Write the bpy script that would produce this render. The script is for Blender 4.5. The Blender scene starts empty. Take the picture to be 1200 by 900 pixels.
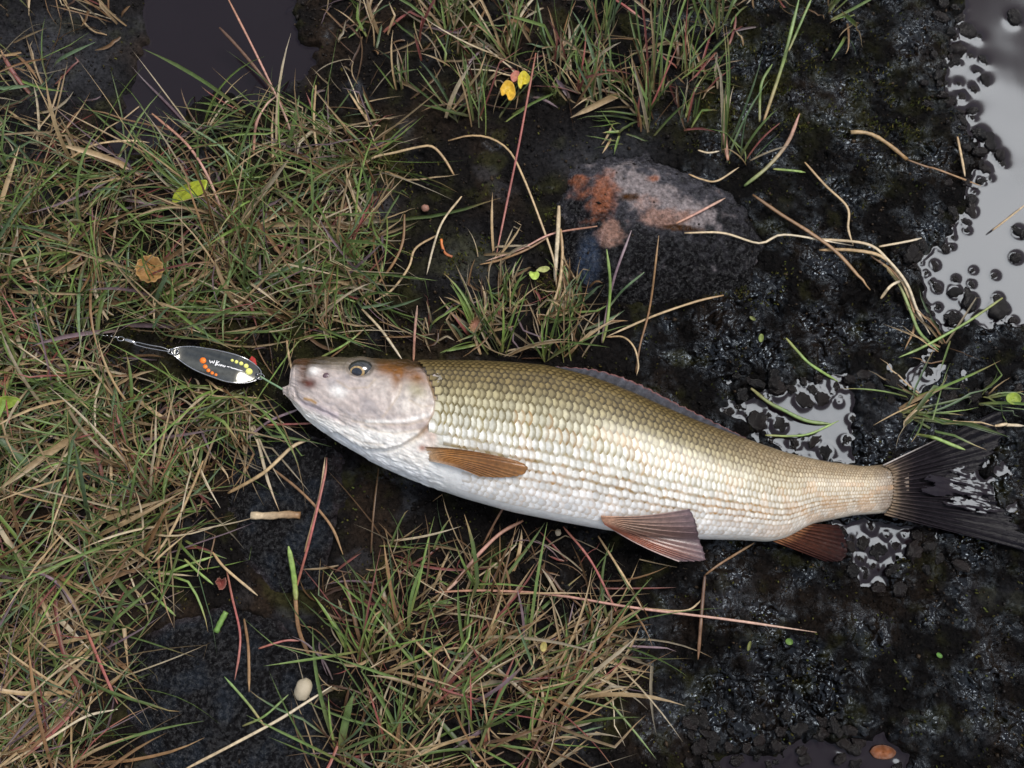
import bpy, math, random
import numpy as np
from mathutils import Vector

random.seed(11)
rng = np.random.default_rng(11)
scene = bpy.context.scene
COL = scene.collection

# ------------------------------------------------------------------ camera
TILT = math.radians(12.0)
DIST = 0.52
TANH = math.tan(math.radians(30.0))          # half of a 60 degree horizontal field
CAM = np.array([0.0, -DIST * math.sin(TILT), DIST * math.cos(TILT)])
UP = np.array([0.0, math.cos(TILT), math.sin(TILT)])
BACK = np.array([0.0, -math.sin(TILT), math.cos(TILT)])
cam_data = bpy.data.cameras.new('camera')
cam_data.sensor_fit = 'HORIZONTAL'
cam_data.angle = math.radians(60.0)
cam_data.clip_start = 0.01
cam_data.clip_end = 200.0
cam_data.dof.use_dof = True
cam_data.dof.focus_distance = 0.49
cam_data.dof.aperture_fstop = 11.0
cam = bpy.data.objects.new('camera', cam_data)
COL.objects.link(cam)
cam.location = CAM
cam.rotation_euler = (TILT, 0, 0)
scene.camera = cam

# ------------------------------------------------------------------ sky and sun
SUN_DIR = Vector((0.385, 0.275, 0.88)).normalized()       # from the ground towards the sun
SUN_EL = math.asin(SUN_DIR.z)
SUN_AZ = math.atan2(SUN_DIR.x, SUN_DIR.y)
world = bpy.data.worlds.new('World')
scene.world = world
world.use_nodes = True
wn = world.node_tree
wn.nodes.clear()
wo = wn.nodes.new('ShaderNodeOutputWorld')
wb = wn.nodes.new('ShaderNodeBackground')
wb.inputs['Strength'].default_value = 0.055
sky = wn.nodes.new('ShaderNodeTexSky')
sky.sky_type = 'NISHITA'
sky.sun_disc = False
sky.sun_elevation = SUN_EL
sky.sun_rotation = SUN_AZ
sky.altitude = 300
sky.air_density = 1.2
sky.dust_density = 4.0
sky.ozone_density = 1.0
tc = wn.nodes.new('ShaderNodeTexCoord')
cn = wn.nodes.new('ShaderNodeTexNoise')
cn.inputs['Scale'].default_value = 2.6
cn.inputs['Detail'].default_value = 7
cn.inputs['Roughness'].default_value = 0.55
cr = wn.nodes.new('ShaderNodeValToRGB')
cr.color_ramp.elements[0].position = 0.38
cr.color_ramp.elements[0].color = (0.15, 0.15, 0.15, 1)
cr.color_ramp.elements[1].position = 0.66
cr.color_ramp.elements[1].color = (0.85, 0.85, 0.85, 1)
mx = wn.nodes.new('ShaderNodeMix')
mx.data_type = 'RGBA'
mx.inputs[7].default_value = (9.0, 9.2, 9.8, 1)          # cloud radiance on the scale of the sky texture
wn.links.new(tc.outputs['Generated'], cn.inputs['Vector'])
wn.links.new(cn.outputs['Fac'], cr.inputs['Fac'])
wn.links.new(cr.outputs['Color'], mx.inputs[0])
wn.links.new(sky.outputs['Color'], mx.inputs[6])
wn.links.new(mx.outputs[2], wb.inputs['Color'])
wn.links.new(wb.outputs['Background'], wo.inputs['Surface'])

sun_data = bpy.data.lights.new('sun', 'SUN')
sun_data.energy = 1.5
sun_data.angle = math.radians(28)
sun_data.color = (1.0, 0.97, 0.94)
sun = bpy.data.objects.new('sun', sun_data)
COL.objects.link(sun)
sun.location = SUN_DIR * 5
sun.rotation_euler = SUN_DIR.to_track_quat('Z', 'Y').to_euler()

scene.view_settings.view_transform = 'Standard'
scene.view_settings.look = 'None'
scene.view_settings.gamma = 1.0
scene.view_settings.use_curve_mapping = False
scene.view_settings.exposure = 0.95
scene.cycles.use_denoising = True
scene.cycles.max_bounces = 6
scene.cycles.caustics_reflective = False
scene.cycles.caustics_refractive = False

# ------------------------------------------------------------------ helpers
def P(px, py, z=0.0):
    """point at height z seen at photograph pixel (1200x900)"""
    px = np.asarray(px, float); py = np.asarray(py, float)
    a = (px - 600) / 600 * TANH
    b = -(py - 450) / 600 * TANH
    d = np.stack([a, b * UP[1] - BACK[1], b * UP[2] - BACK[2]], -1)
    s = (np.asarray(z) - CAM[2]) / d[..., 2]
    return CAM + d * s[..., None]

def proj(p):
    q = np.asarray(p) - CAM
    dep = -(q @ BACK)
    return 600 + q[..., 0] / dep / TANH * 600, 450 - (q @ UP) / dep / TANH * 600

def sm(a, b, x):
    t = np.clip((x - a) / (b - a), 0, 1)
    return t * t * (3 - 2 * t)

def _hash(xi, yi, seed):
    h = (xi.astype(np.int64) * 374761393 + yi.astype(np.int64) * 668265263 + seed * 974634777) & 0xFFFFFFFF
    h = ((h ^ (h >> 13)) * 1274126177) & 0xFFFFFFFF
    return (h ^ (h >> 16)) & 0xFFFFFFFF

def pn(x, y, seed=0):
    xi = np.floor(x); yi = np.floor(y)
    fx = x - xi; fy = y - yi
    u = fx * fx * fx * (fx * (fx * 6 - 15) + 10); v = fy * fy * fy * (fy * (fy * 6 - 15) + 10)
    def g(ox, oy):
        a = _hash(xi + ox, yi + oy, seed) * (2 * math.pi / 4294967296.0)
        return np.cos(a) * (fx - ox) + np.sin(a) * (fy - oy)
    n0 = g(0, 0) * (1 - u) + g(1, 0) * u
    n1 = g(0, 1) * (1 - u) + g(1, 1) * u
    return (n0 * (1 - v) + n1 * v) * 1.5

def fbm(x, y, oct=3, seed=0):
    r = 0; a = 1.0; s = 0
    for k in range(oct):
        r = r + a * pn(x * 2 ** k, y * 2 ** k, seed + k * 7); s += a; a *= 0.5
    return r / s

def worley(x, y, seed=0):
    xi = np.floor(x); yi = np.floor(y); best = np.full(x.shape, 9.0)
    for ox in (-1, 0, 1):
        for oy in (-1, 0, 1):
            cx = xi + ox; cy = yi + oy
            h = _hash(cx, cy, seed)
            jx = cx + (h & 0xFFFF) / 65536.0; jy = cy + (h >> 16) / 65536.0
            best = np.minimum(best, (x - jx) ** 2 + (y - jy) ** 2)
    return np.sqrt(best)

def sdist(px, py, poly):
    """signed distance in pixels, positive inside"""
    p = np.asarray(poly, float); n = len(p)
    d = np.full(np.shape(px), 1e18); ins = np.zeros(np.shape(px), bool)
    for i in range(n):
        a = p[i]; b = p[(i + 1) % n]
        ex, ey = b - a
        wx = px - a[0]; wy = py - a[1]
        t = np.clip((wx * ex + wy * ey) / (ex * ex + ey * ey + 1e-12), 0, 1)
        d = np.minimum(d, (wx - ex * t) ** 2 + (wy - ey * t) ** 2)
        c = ((a[1] > py) != (b[1] > py))
        with np.errstate(divide='ignore', invalid='ignore'):
            xx = (b[0] - a[0]) * (py - a[1]) / ((b[1] - a[1]) if b[1] != a[1] else 1e-9) + a[0]
        ins ^= c & (px < xx)
    d = np.sqrt(d)
    return np.where(ins, d, -d)

def ldist(px, py, line):
    p = np.asarray(line, float); d = np.full(np.shape(px), 1e18)
    for i in range(len(p) - 1):
        a = p[i]; b = p[i + 1]; ex, ey = b - a
        wx = px - a[0]; wy = py - a[1]
        t = np.clip((wx * ex + wy * ey) / (ex * ex + ey * ey + 1e-12), 0, 1)
        d = np.minimum(d, (wx - ex * t) ** 2 + (wy - ey * t) ** 2)
    return np.sqrt(d)

def gauss(px, py, cx, cy, rx, ry, ang=0.0):
    c, s = math.cos(math.radians(ang)), math.sin(math.radians(ang))
    dx = px - cx; dy = py - cy
    return np.exp(-(((dx * c + dy * s) / rx) ** 2 + ((-dx * s + dy * c) / ry) ** 2))

def mix(a, b, t):
    return a + (np.asarray(b) - a) * t[..., None]

def smooth_line(pts, n):
    p = np.asarray(pts, float)
    if len(p) == 2:
        t = np.linspace(0, 1, n)[:, None]; return p[0] + (p[1] - p[0]) * t
    q = np.vstack([2 * p[0] - p[1], p, 2 * p[-1] - p[-2]])
    seg = np.r_[0, np.cumsum(np.linalg.norm(np.diff(p, axis=0), axis=1))]
    out = []
    for s in np.linspace(0, seg[-1], n):
        i = min(int(np.searchsorted(seg, s, 'right')) - 1, len(p) - 2)
        t = (s - seg[i]) / max(seg[i + 1] - seg[i], 1e-9)
        a, b, c, d = q[i], q[i + 1], q[i + 2], q[i + 3]
        out.append(0.5 * (2 * b + (c - a) * t + (2 * a - 5 * b + 4 * c - d) * t * t + (3 * b - a - 3 * c + d) * t ** 3))
    return np.array(out)

def mesh(name, V, F, col=None, smooth=True):
    V = np.asarray(V, np.float32).reshape(-1, 3)
    me = bpy.data.meshes.new(name)
    if isinstance(F, np.ndarray):
        k = F.shape[1]
        me.vertices.add(len(V)); me.vertices.foreach_set('co', V.ravel())
        me.loops.add(F.size); me.loops.foreach_set('vertex_index', F.astype(np.int32).ravel())
        me.polygons.add(len(F))
        me.polygons.foreach_set('loop_start', np.arange(0, F.size, k, dtype=np.int32))
        me.update(calc_edges=True)
    else:
        me.from_pydata(V.tolist(), [], F); me.update()
    me.polygons.foreach_set('use_smooth', np.full(len(me.polygons), smooth))
    if col is not None:
        c = np.asarray(col, np.float32).reshape(-1, np.shape(col)[-1])
        if c.shape[1] == 3: c = np.hstack([c, np.ones((len(c), 1), np.float32)])
        at = me.attributes.new('col', 'FLOAT_COLOR', 'POINT')
        at.data.foreach_set('color', c.ravel())
    return me

def obj(name, me, mat=None, parent=None):
    o = bpy.data.objects.new(name, me); COL.objects.link(o)
    if mat is not None and me is not None and len(me.materials) == 0: me.materials.append(mat)
    if parent is not None: o.parent = parent
    return o

def tag(o, label, cat, group=None):
    o['label'] = label; o['category'] = cat
    if group: o['group'] = group
    return o

def structure(o, label=None):
    o['kind'] = 'structure'
    if label: o['label'] = label
    return o

def empty(name, loc=(0, 0, 0)):
    o = bpy.data.objects.new(name, None); COL.objects.link(o); o.location = loc; o.empty_display_size = 0.01
    return o

def grid_faces(nu, nv, wrap_v=False):
    i, j = np.meshgrid(np.arange(nu - 1), np.arange(nv if wrap_v else nv - 1), indexing='ij')
    j2 = (j + 1) % nv
    return np.stack([i * nv + j, (i + 1) * nv + j, (i + 1) * nv + j2, i * nv + j2], -1).reshape(-1, 4)

def tube(pts, rad, sides=6, flat=1.0):
    """closed tapered tube along a polyline; rad scalar or array"""
    p = np.asarray(pts, float); n = len(p); rad = np.broadcast_to(np.asarray(rad, float), (n,))
    t = np.gradient(p, axis=0); t /= np.linalg.norm(t, axis=1)[:, None] + 1e-12
    ref = np.array([0, 0, 1.0])
    s = np.cross(t, ref); ln = np.linalg.norm(s, axis=1)
    s = np.where(ln[:, None] < 0.05, np.array([1.0, 0, 0]), s / (ln[:, None] + 1e-12))
    u = np.cross(s, t)
    a = np.arange(sides) * 2 * math.pi / sides
    V = p[:, None] + rad[:, None, None] * (s[:, None] * np.cos(a)[None, :, None] + u[:, None] * (flat * np.sin(a))[None, :, None])
    F = [tuple(f) for f in grid_faces(n, sides, True)]
    F.append(tuple(range(sides))); F.append(tuple((n - 1) * sides + k for k in range(sides - 1, -1, -1)))
    return V.reshape(-1, 3), F

# ------------------------------------------------------------------ materials
def new_mat(name):
    m = bpy.data.materials.new(name); m.use_nodes = True
    nt = m.node_tree; b = nt.nodes['Principled BSDF']
    return m, nt, b

def add_noise(nt, scale, detail=4, rough=0.6, coord='Object'):
    t = nt.nodes.new('ShaderNodeTexCoord'); n = nt.nodes.new('ShaderNodeTexNoise')
    n.inputs['Scale'].default_value = scale; n.inputs['Detail'].default_value = detail; n.inputs['Roughness'].default_value = rough
    nt.links.new(t.outputs[coord], n.inputs['Vector'])
    return n.outputs['Fac']

def map_range(nt, v, a, b, c, d):
    n = nt.nodes.new('ShaderNodeMapRange')
    for i, x in enumerate((a, b, c, d)): n.inputs[i + 1].default_value = x
    nt.links.new(v, n.inputs[0]); return n.outputs[0]

def mul_col(nt, c, f):
    n = nt.nodes.new('ShaderNodeMix'); n.data_type = 'RGBA'; n.blend_type = 'MULTIPLY'; n.inputs[0].default_value = 1
    nt.links.new(c, n.inputs[6]); nt.links.new(f, n.inputs[7]); return n.outputs[2]

def bump(nt, b, h, strength, dist):
    n = nt.nodes.new('ShaderNodeBump'); n.inputs['Strength'].default_value = strength; n.inputs['Distance'].default_value = dist
    nt.links.new(h, n.inputs['Height']); nt.links.new(n.outputs[0], b.inputs['Normal'])

def make_mat(name, color=None, rough=0.5, spec=0.5, metal=0.0, coat=0.0, var=None, bmp=None, sss=0.0, trans=0.0, specvar=None):
    """colour from attribute 'col' when color is None; var=(scale,lo,hi) modulates it, bmp=(scale,strength,dist)"""
    m, nt, b = new_mat(name)
    if color is None:
        a = nt.nodes.new('ShaderNodeAttribute'); a.attribute_name = 'col'; c = a.outputs['Color']
    else:
        r = nt.nodes.new('ShaderNodeRGB'); r.outputs[0].default_value = (*color, 1); c = r.outputs[0]
    if var:
        c = mul_col(nt, c, map_range(nt, add_noise(nt, var[0]), 0.3, 0.7, var[1], var[2]))
    nt.links.new(c, b.inputs['Base Color'])
    b.inputs['Roughness'].default_value = rough
    b.inputs['Specular IOR Level'].default_value = spec
    b.inputs['Metallic'].default_value = metal
    b.inputs['Coat Weight'].default_value = coat
    b.inputs['Coat Roughness'].default_value = 0.12
    if specvar:
        nt.links.new(map_range(nt, add_noise(nt, specvar[0], 4, 0.65), 0.46, 0.62, specvar[1], specvar[2]), b.inputs['Specular IOR Level'])
    if sss:
        b.inputs['Subsurface Weight'].default_value = sss
        b.inputs['Subsurface Radius'].default_value = (1.0, 0.6, 0.4); b.inputs['Subsurface Scale'].default_value = 0.003
    if bmp:
        bump(nt, b, add_noise(nt, bmp[0], 5, 0.65), bmp[1], bmp[2])
    if trans:
        tr = nt.nodes.new('ShaderNodeBsdfTranslucent'); ms = nt.nodes.new('ShaderNodeMixShader')
        ms.inputs[0].default_value = trans
        nt.links.new(c, tr.inputs['Color'])
        out = nt.nodes['Material Output']
        nt.links.new(b.outputs[0], ms.inputs[1]); nt.links.new(tr.outputs[0], ms.inputs[2]); nt.links.new(ms.outputs[0], out.inputs['Surface'])
    return m

def make_ground_mat():
    m, nt, b = new_mat('wet_peat')
    a = nt.nodes.new('ShaderNodeAttribute'); a.attribute_name = 'col'
    f = map_range(nt, add_noise(nt, 420, 6, 0.7), 0.3, 0.72, 0.35, 1.8)
    nt.links.new(mul_col(nt, a.outputs['Color'], f), b.inputs['Base Color'])
    # alpha of the attribute holds wetness
    r = map_range(nt, add_noise(nt, 260, 4, 0.6), 0.35, 0.65, 0.0, 0.22)
    ad = nt.nodes.new('ShaderNodeMath'); ad.operation = 'ADD'
    w = map_range(nt, a.outputs['Alpha'], 0.1, 0.9, 0.60, 0.06)
    nt.links.new(r, ad.inputs[0]); nt.links.new(w, ad.inputs[1]); nt.links.new(ad.outputs[0], b.inputs['Roughness'])
    # a film of water lies over the wet lumps: smooth rounded relief there, gritty relief where it is drier
    wsum = nt.nodes.new('ShaderNodeMath'); wsum.operation = 'ADD'
    nt.links.new(a.outputs['Alpha'], wsum.inputs[0]); nt.links.new(map_range(nt, add_noise(nt, 45, 4, 0.6), 0.3, 0.7, -0.45, 0.45), wsum.inputs[1])
    film = map_range(nt, wsum.outputs[0], 0.55, 0.95, 0.0, 1.0)
    nt.links.new(map_range(nt, film, 0, 1, 0.04, 0.45), b.inputs['Specular IOR Level'])
    rf = nt.nodes.new('ShaderNodeMix'); rf.data_type = 'FLOAT'
    nt.links.new(film, rf.inputs[0]); nt.links.new(ad.outputs[0], rf.inputs[2]); rf.inputs[3].default_value = 0.09
    nt.links.new(rf.outputs[0], b.inputs['Roughness'])
    bn = nt.nodes.new('ShaderNodeBump'); bn.inputs['Distance'].default_value = 0.0030
    nt.links.new(add_noise(nt, 330, 5, 0.62), bn.inputs['Height'])
    b.inputs['Specular Tint'].default_value = (0.74, 0.87, 1.0, 1)
    bs = nt.nodes.new('ShaderNodeBump'); bs.inputs['Distance'].default_value = 0.012
    nt.links.new(add_noise(nt, 118, 2.2, 0.5), bs.inputs['Height'])
    vm = nt.nodes.new('ShaderNodeMix'); vm.data_type = 'VECTOR'
    nt.links.new(film, vm.inputs[0]); nt.links.new(bn.outputs[0], vm.inputs[4]); nt.links.new(bs.outputs[0], vm.inputs[5])
    nt.links.new(vm.outputs[1], b.inputs['Normal'])
    return m

M_GROUND = make_ground_mat()
M_CRUMB = make_mat('peat_crumb', None, 0.3, 0.12, var=(900, 0.5, 1.6), bmp=(1500, 0.7, 0.0004))
M_CLOD = make_mat('wet_clod', None, 0.12, 0.3, var=(500, 0.4, 1.8), bmp=(420, 0.6, 0.0012), specvar=(300, 0.08, 0.9))
M_GRASS = make_mat('grass_blade', None, 0.42, 0.45, var=(300, 0.75, 1.25), trans=0.22)
M_STEM = make_mat('grass_stem', None, 0.45, 0.4, var=(500, 0.7, 1.3))
M_MOSS = make_mat('moss', None, 0.7, 0.2, trans=0.2)
M_STONE = make_mat('wet_stone', None, 0.25, 0.3, var=(420, 0.4, 1.6), bmp=(360, 1.0, 0.0034), specvar=(430, 0.03, 0.6))
M_LEAF = make_mat('leaf', None, 0.5, 0.4, var=(350, 0.7, 1.25), bmp=(500, 0.5, 0.0005), trans=0.15)
M_WATER = make_mat('peaty_water', (0.010, 0.006, 0.008), 0.12, 0.42)
M_WATER.node_tree.nodes['Principled BSDF'].inputs['IOR'].default_value = 1.38
M_WATER.node_tree.nodes['Principled BSDF'].inputs['Specular Tint'].default_value = (0.84, 0.92, 1.0, 1)
M_BODY = make_mat('fish_skin', None, 0.3, 0.5, coat=0.3, var=(260, 0.86, 1.08), bmp=(380, 0.5, 0.0008), sss=0.05)
M_SCALE = make_mat('fish_scale', None, 0.36, 0.45, metal=0.0, coat=0.18, var=(330, 0.8, 1.15))
M_FIN = make_mat('fin_membrane', None, 0.3, 0.5, coat=0.4, var=(500, 0.7, 1.2), bmp=(700, 0.5, 0.0005), trans=0.1)
M_TAIL = make_mat('wet_tail_membrane', None, 0.22, 0.07, coat=0.0, var=(400, 0.6, 1.3), bmp=(260, 0.6, 0.001))
M_EYE = make_mat('eyeball', (0.022, 0.024, 0.024), 0.08, 0.6, coat=1.0, var=(500, 0.5, 1.6))
M_IRIS = make_mat('eye_iris', (0.32, 0.22, 0.09), 0.2, 0.6, coat=1.0, var=(700, 0.5, 1.5))
M_PUPIL = make_mat('eye_pupil', (0.006, 0.010, 0.02), 0.05, 0.6, coat=1.0)
M_CHROME = make_mat('dark_chrome', (0.17, 0.17, 0.15), 0.14, 0.5, metal=1.0, var=(300, 0.8, 1.2))
M_STEEL = make_mat('steel_wire', (0.55, 0.55, 0.56), 0.2, 0.5, metal=1.0, var=(900, 0.7, 1.1))
M_ORANGE = make_mat('orange_print', (0.95, 0.22, 0.02), 0.4, var=(900, 0.9, 1.1))
M_YELLOW = make_mat('yellow_print', (0.85, 0.85, 0.22), 0.4, var=(900, 0.9, 1.1))
M_WHITE = make_mat('white_print', (0.85, 0.85, 0.85), 0.4, var=(900, 0.9, 1.1))
M_REDTAG = make_mat('red_plastic', (0.45, 0.04, 0.03), 0.35, var=(700, 0.8, 1.2))
M_GREENWIRE = make_mat('green_shank', (0.22, 0.34, 0.2), 0.35, var=(700, 0.8, 1.2))
M_SHELL = make_mat('pale_shell', (0.40, 0.34, 0.24), 0.45, var=(600, 0.7, 1.2), bmp=(900, 0.4, 0.0004))

# ------------------------------------------------------------------ ground and pools
# pools: name, label, outline in photo pixels, water level, depth, shore softness in pixels
POOLS = [
    ('pool_water', 'grey sky-reflecting pool with dark peat lumps along its shore',
     [(1150, -60), (1128, 0), (1112, 50), (1104, 95), (1118, 125), (1140, 160), (1142, 200), (1132, 245), (1108, 280),
      (1066, 305), (1084, 338), (1090, 372), (1110, 386), (1140, 381), (1200, 378), (1420, 372), (1420, -60)], -0.0035, 0.012, 10),
    ('puddle_water', 'small bright puddle lying behind the back of the fish near its tail',
     [(848, 480), (872, 468), (922, 452), (946, 440), (990, 440), (1004, 456), (1002, 540), (962, 545), (928, 530), (894, 508)], -0.0025, 0.006, 5),
    ('puddle_water', 'little puddle between peat lumps beside the grass above the tail',
     [(1046, 446), (1080, 426), (1108, 430), (1106, 444), (1066, 460)], -0.002, 0.005, 5),
    ('puddle_water', 'water between dark lumps right under the tail stalk',
     [(975, 612), (1025, 608), (1075, 618), (1068, 660), (1052, 650), (1040, 690), (1008, 692), (996, 656), (1000, 630)], -0.0025, 0.005, 4),
    ('pool_water', 'dark purple-brown still pool among dry grass and black peat',
     [(168, -60), (340, -60), (340, 30), (372, 55), (352, 92), (322, 115), (282, 124), (250, 104), (226, 120), (212, 150),
      (184, 172), (160, 188), (136, 192), (118, 180), (130, 150), (150, 100), (164, 60)], -0.004, 0.012, 8),
    ('pool_water', 'black peaty pool with a sunken orange leaf',
     [(800, 950), (815, 905), (860, 880), (900, 888), (950, 868), (1000, 862), (1040, 858), (1070, 885), (1060, 950)], -0.0045, 0.006, 10),
    ('puddle_water', 'shallow film of water lying over the middle of the tail fin edge',
     [(1118, 546), (1142, 540), (1164, 572), (1168, 596), (1140, 596), (1120, 575)], -0.001, 0.005, 4),
]
FISH_TOP = [(333, 455), (337, 453), (341, 450), (342.5, 440), (343, 427), (346, 422.5), (352, 421), (375, 419), (420, 419.5), (450, 421.5), (500, 423.5),
            (560, 424), (600, 426), (640, 429.5), (687, 441), (713, 450), (747, 464), (780, 479), (813, 493), (840, 503),
            (870, 514), (920, 531), (965, 541), (1010, 547), (1035, 545), (1062, 540)]
FISH_BOT = [(333, 459), (337, 464), (341, 469), (345, 475), (360, 492), (385, 511), (410, 526), (440, 544), (480, 562), (540, 583), (600, 600),
            (660, 612), (710, 621), (760, 628), (820, 632), (870, 633), (900, 635), (920, 631), (950, 614), (1000, 604), (1040, 601), (1062, 600)]
FISH_POLY = FISH_TOP + FISH_BOT[::-1]
CAUDAL_POLY = [(1040, 542), (1062, 526), (1090, 509), (1130, 494), (1178, 482), (1172, 520), (1150, 552), (1178, 590), (1212, 646), (1150, 630), (1092, 614), (1045, 604)]

gx = np.arange(-0.40, 0.4001, 0.00082); gy = np.arange(-0.25, 0.3101, 0.00082)
def stretch(a):
    e = [];  st = a[1] - a[0]; s = 0
    for k in range(46):
        st *= 1.26; s += st; e.append(s)
    e = np.array(e); return np.r_[a[0] - e[::-1], a, a[-1] + e]
GX = stretch(gx); GY = stretch(gy)

STONES = [
    ('stone', 'half-buried dark stone with a rusty pink bare patch',
     [(652, 242), (664, 200), (700, 180), (760, 180), (830, 206), (880, 242), (902, 288), (880, 332), (820, 352), (742, 358), (690, 348), (664, 312)], 0.013, 'rust'),
    ('stone', 'broad smooth blue-black stone below the sward, crossed by a long straw',
     [(150, 770), (168, 740), (205, 722), (262, 704), (330, 722), (385, 775), (402, 860), (395, 950), (210, 950), (166, 890), (140, 822)], 0.010, 'dark'),
    ('stone', 'low wet black stone under the cut straw piece by the throat of the fish',
     [(275, 512), (330, 494), (384, 512), (402, 560), (398, 640), (372, 700), (320, 702), (280, 660), (262, 580)], 0.006, 'dark'),
]

def height(x, y):
    """ground height in metres and colour inputs; x, y arrays"""
    px, py = proj(np.stack([x, y, np.zeros_like(x)], -1))
    near = sm(1.2, 0.5, np.hypot(x, y))
    h = 0.0035 * fbm(x * 11, y * 11, 2, 3) + 0.0022 * fbm(x * 55, y * 55, 3, 21)
    r1 = 1 - np.abs(fbm(x * 130, y * 130, 2, 31)) * 2
    g = worley(x * 230 + 0.3 * pn(x * 300, y * 300, 5), y * 230, 77)
    g2 = worley(x * 120, y * 120 + 0.4 * pn(x * 200, y * 200, 6), 78)
    rough = 0.55 + 0.45 * sm(-0.2, 0.3, pn(x * 16, y * 16, 55))
    rough = rough * (1 + 0.35 * sm(650, 850, px))
    wetr = np.maximum(gauss(px, py, 980, 540, 260, 150), gauss(px, py, 900, 800, 260, 120)) + gauss(px, py, 1000, 360, 200, 80)
    wetr = np.clip(wetr, 0, 1)
    h = h + near * rough * (0.0013 * r1 + 0.0016 * np.clip(0.75 - g, 0, 1) + (0.0026 + 0.0026 * wetr) * np.clip(0.7 - g2, 0, 1) - 0.0018)
    # a slight hollow under the fish, which presses into the peat
    fd = np.exp(-((px - 650) / 330) ** 2 - ((py - 535 - 0.12 * (px - 600)) / 80) ** 2)
    h = h - 0.003 * fd
    jx = pn(x * 60, y * 60, 91) * 9 + pn(x * 160, y * 160, 92) * 5
    for nm, lb, poly, zw, dep, soft in POOLS:
        p = np.array(poly); m = (px > p[:, 0].min() - 40) & (px < p[:, 0].max() + 40) & (py > p[:, 1].min() - 40) & (py < p[:, 1].max() + 40)
        if not m.any(): continue
        sd = sdist(px[m], py[m], poly) + jx[m] * min(1, soft / 8)
        w = sm(-soft, soft * 1.3, sd)
        deepen = zw - dep * sm(-soft, soft * 3, sd) + (h[m] * 0.6 + 0.0006)
        h[m] = h[m] + (deepen - h[m]) * w
    for nm, lb, poly, ht, kd in STONES:
        p = np.array(poly); m = (px > p[:, 0].min() - 20) & (px < p[:, 0].max() + 20) & (py > p[:, 1].min() - 20) & (py < p[:, 1].max() + 20)
        if not m.any(): continue
        sd = sdist(px[m], py[m], poly)
        h[m] -= 0.004 * sm(2, 14, sd)
    return h, px, py

XX, YY = np.meshgrid(GX, GY, indexing='ij')
HH, PXX, PYY = height(XX, YY)
i0 = np.searchsorted(GX, gx[0] - 1e-6); j0 = np.searchsorted(GY, gy[0] - 1e-6)
HD = HH[i0:i0 + len(gx), j0:j0 + len(gy)]
def gz(x, y):
    u = np.clip((np.asarray(x) - gx[0]) / 0.00082, 0, len(gx) - 2.001); v = np.clip((np.asarray(y) - gy[0]) / 0.00082, 0, len(gy) - 2.001)
    i = u.astype(int); j = v.astype(int); fu = u - i; fv = v - j
    return HD[i, j] * (1 - fu) * (1 - fv) + HD[i + 1, j] * fu * (1 - fv) + HD[i, j + 1] * (1 - fu) * fv + HD[i + 1, j + 1] * fu * fv

def ground_colour():
    x, y, px, py = XX, YY, PXX, PYY
    c = np.empty(x.shape + (4,)); c[..., :3] = (0.0072, 0.0060, 0.0055)
    n1 = fbm(x * 20, y * 20, 3, 101); n2 = fbm(x * 45, y * 45, 3, 131); n3 = fbm(x * 28, y * 28, 3, 161)
    left = sm(640, 250, px)
    c[..., :3] = mix(c[..., :3], (0.026, 0.017, 0.011), sm(0.0, 0.4, n1) * (0.45 + 0.3 * left))
    moss = sm(0.12, 0.45, n2) * 0.55
    for cx, cy, rx, ry in ((455, 190, 45, 40), (650, 235, 25, 25), (900, 90, 90, 90), (840, 130, 70, 40), (550, 40, 60, 40), (1040, 130, 60, 60), (540, 300, 50, 40), (300, 330, 180, 120)):
        moss = np.maximum(moss, gauss(px, py, cx, cy, rx, ry) * sm(-0.25, 0.3, n2))
    c[..., :3] = mix(c[..., :3], (0.034, 0.034, 0.009), moss * 0.75)
    silt = sm(0.22, 0.5, n3) * 0.45
    for cx, cy, rx, ry in ((60, 60, 90, 60), (20, 230, 40, 60), (80, 760, 60, 40), (440, 245, 30, 25), (560, 310, 40, 30), (700, 180, 70, 25), (1060, 490, 60, 50)):
        silt = np.maximum(silt, gauss(px, py, cx, cy, rx, ry) * (0.5 + 0.5 * sm(-0.3, 0.3, n3)))
    c[..., :3] = mix(c[..., :3], (0.058, 0.060, 0.068), silt * 0.6)
    c[..., :3] *= (1 - 0.45 * sm(600, 900, px))[..., None]
    wet = 0.30 + 0.35 * sm(600, 900, px) + 0.25 * n1
    wet = np.maximum(wet, gauss(px, py, 1060, 560, 260, 170) * 1.0)
    wet = np.maximum(wet, gauss(px, py, 900, 820, 260, 110) * 0.9)
    wet = np.maximum(wet, gauss(px, py, 900, 400, 220, 80) * 0.9)
    c[..., 3] = np.clip(wet, 0, 1)
    return c

GV = np.stack([XX, YY, HH], -1)
ground = structure(obj('peat_ground', mesh('peat_ground', GV, grid_faces(len(GX), len(GY)), ground_colour().reshape(-1, 4)), M_GROUND), 'black wet peat ground with moss and silt')

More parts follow.
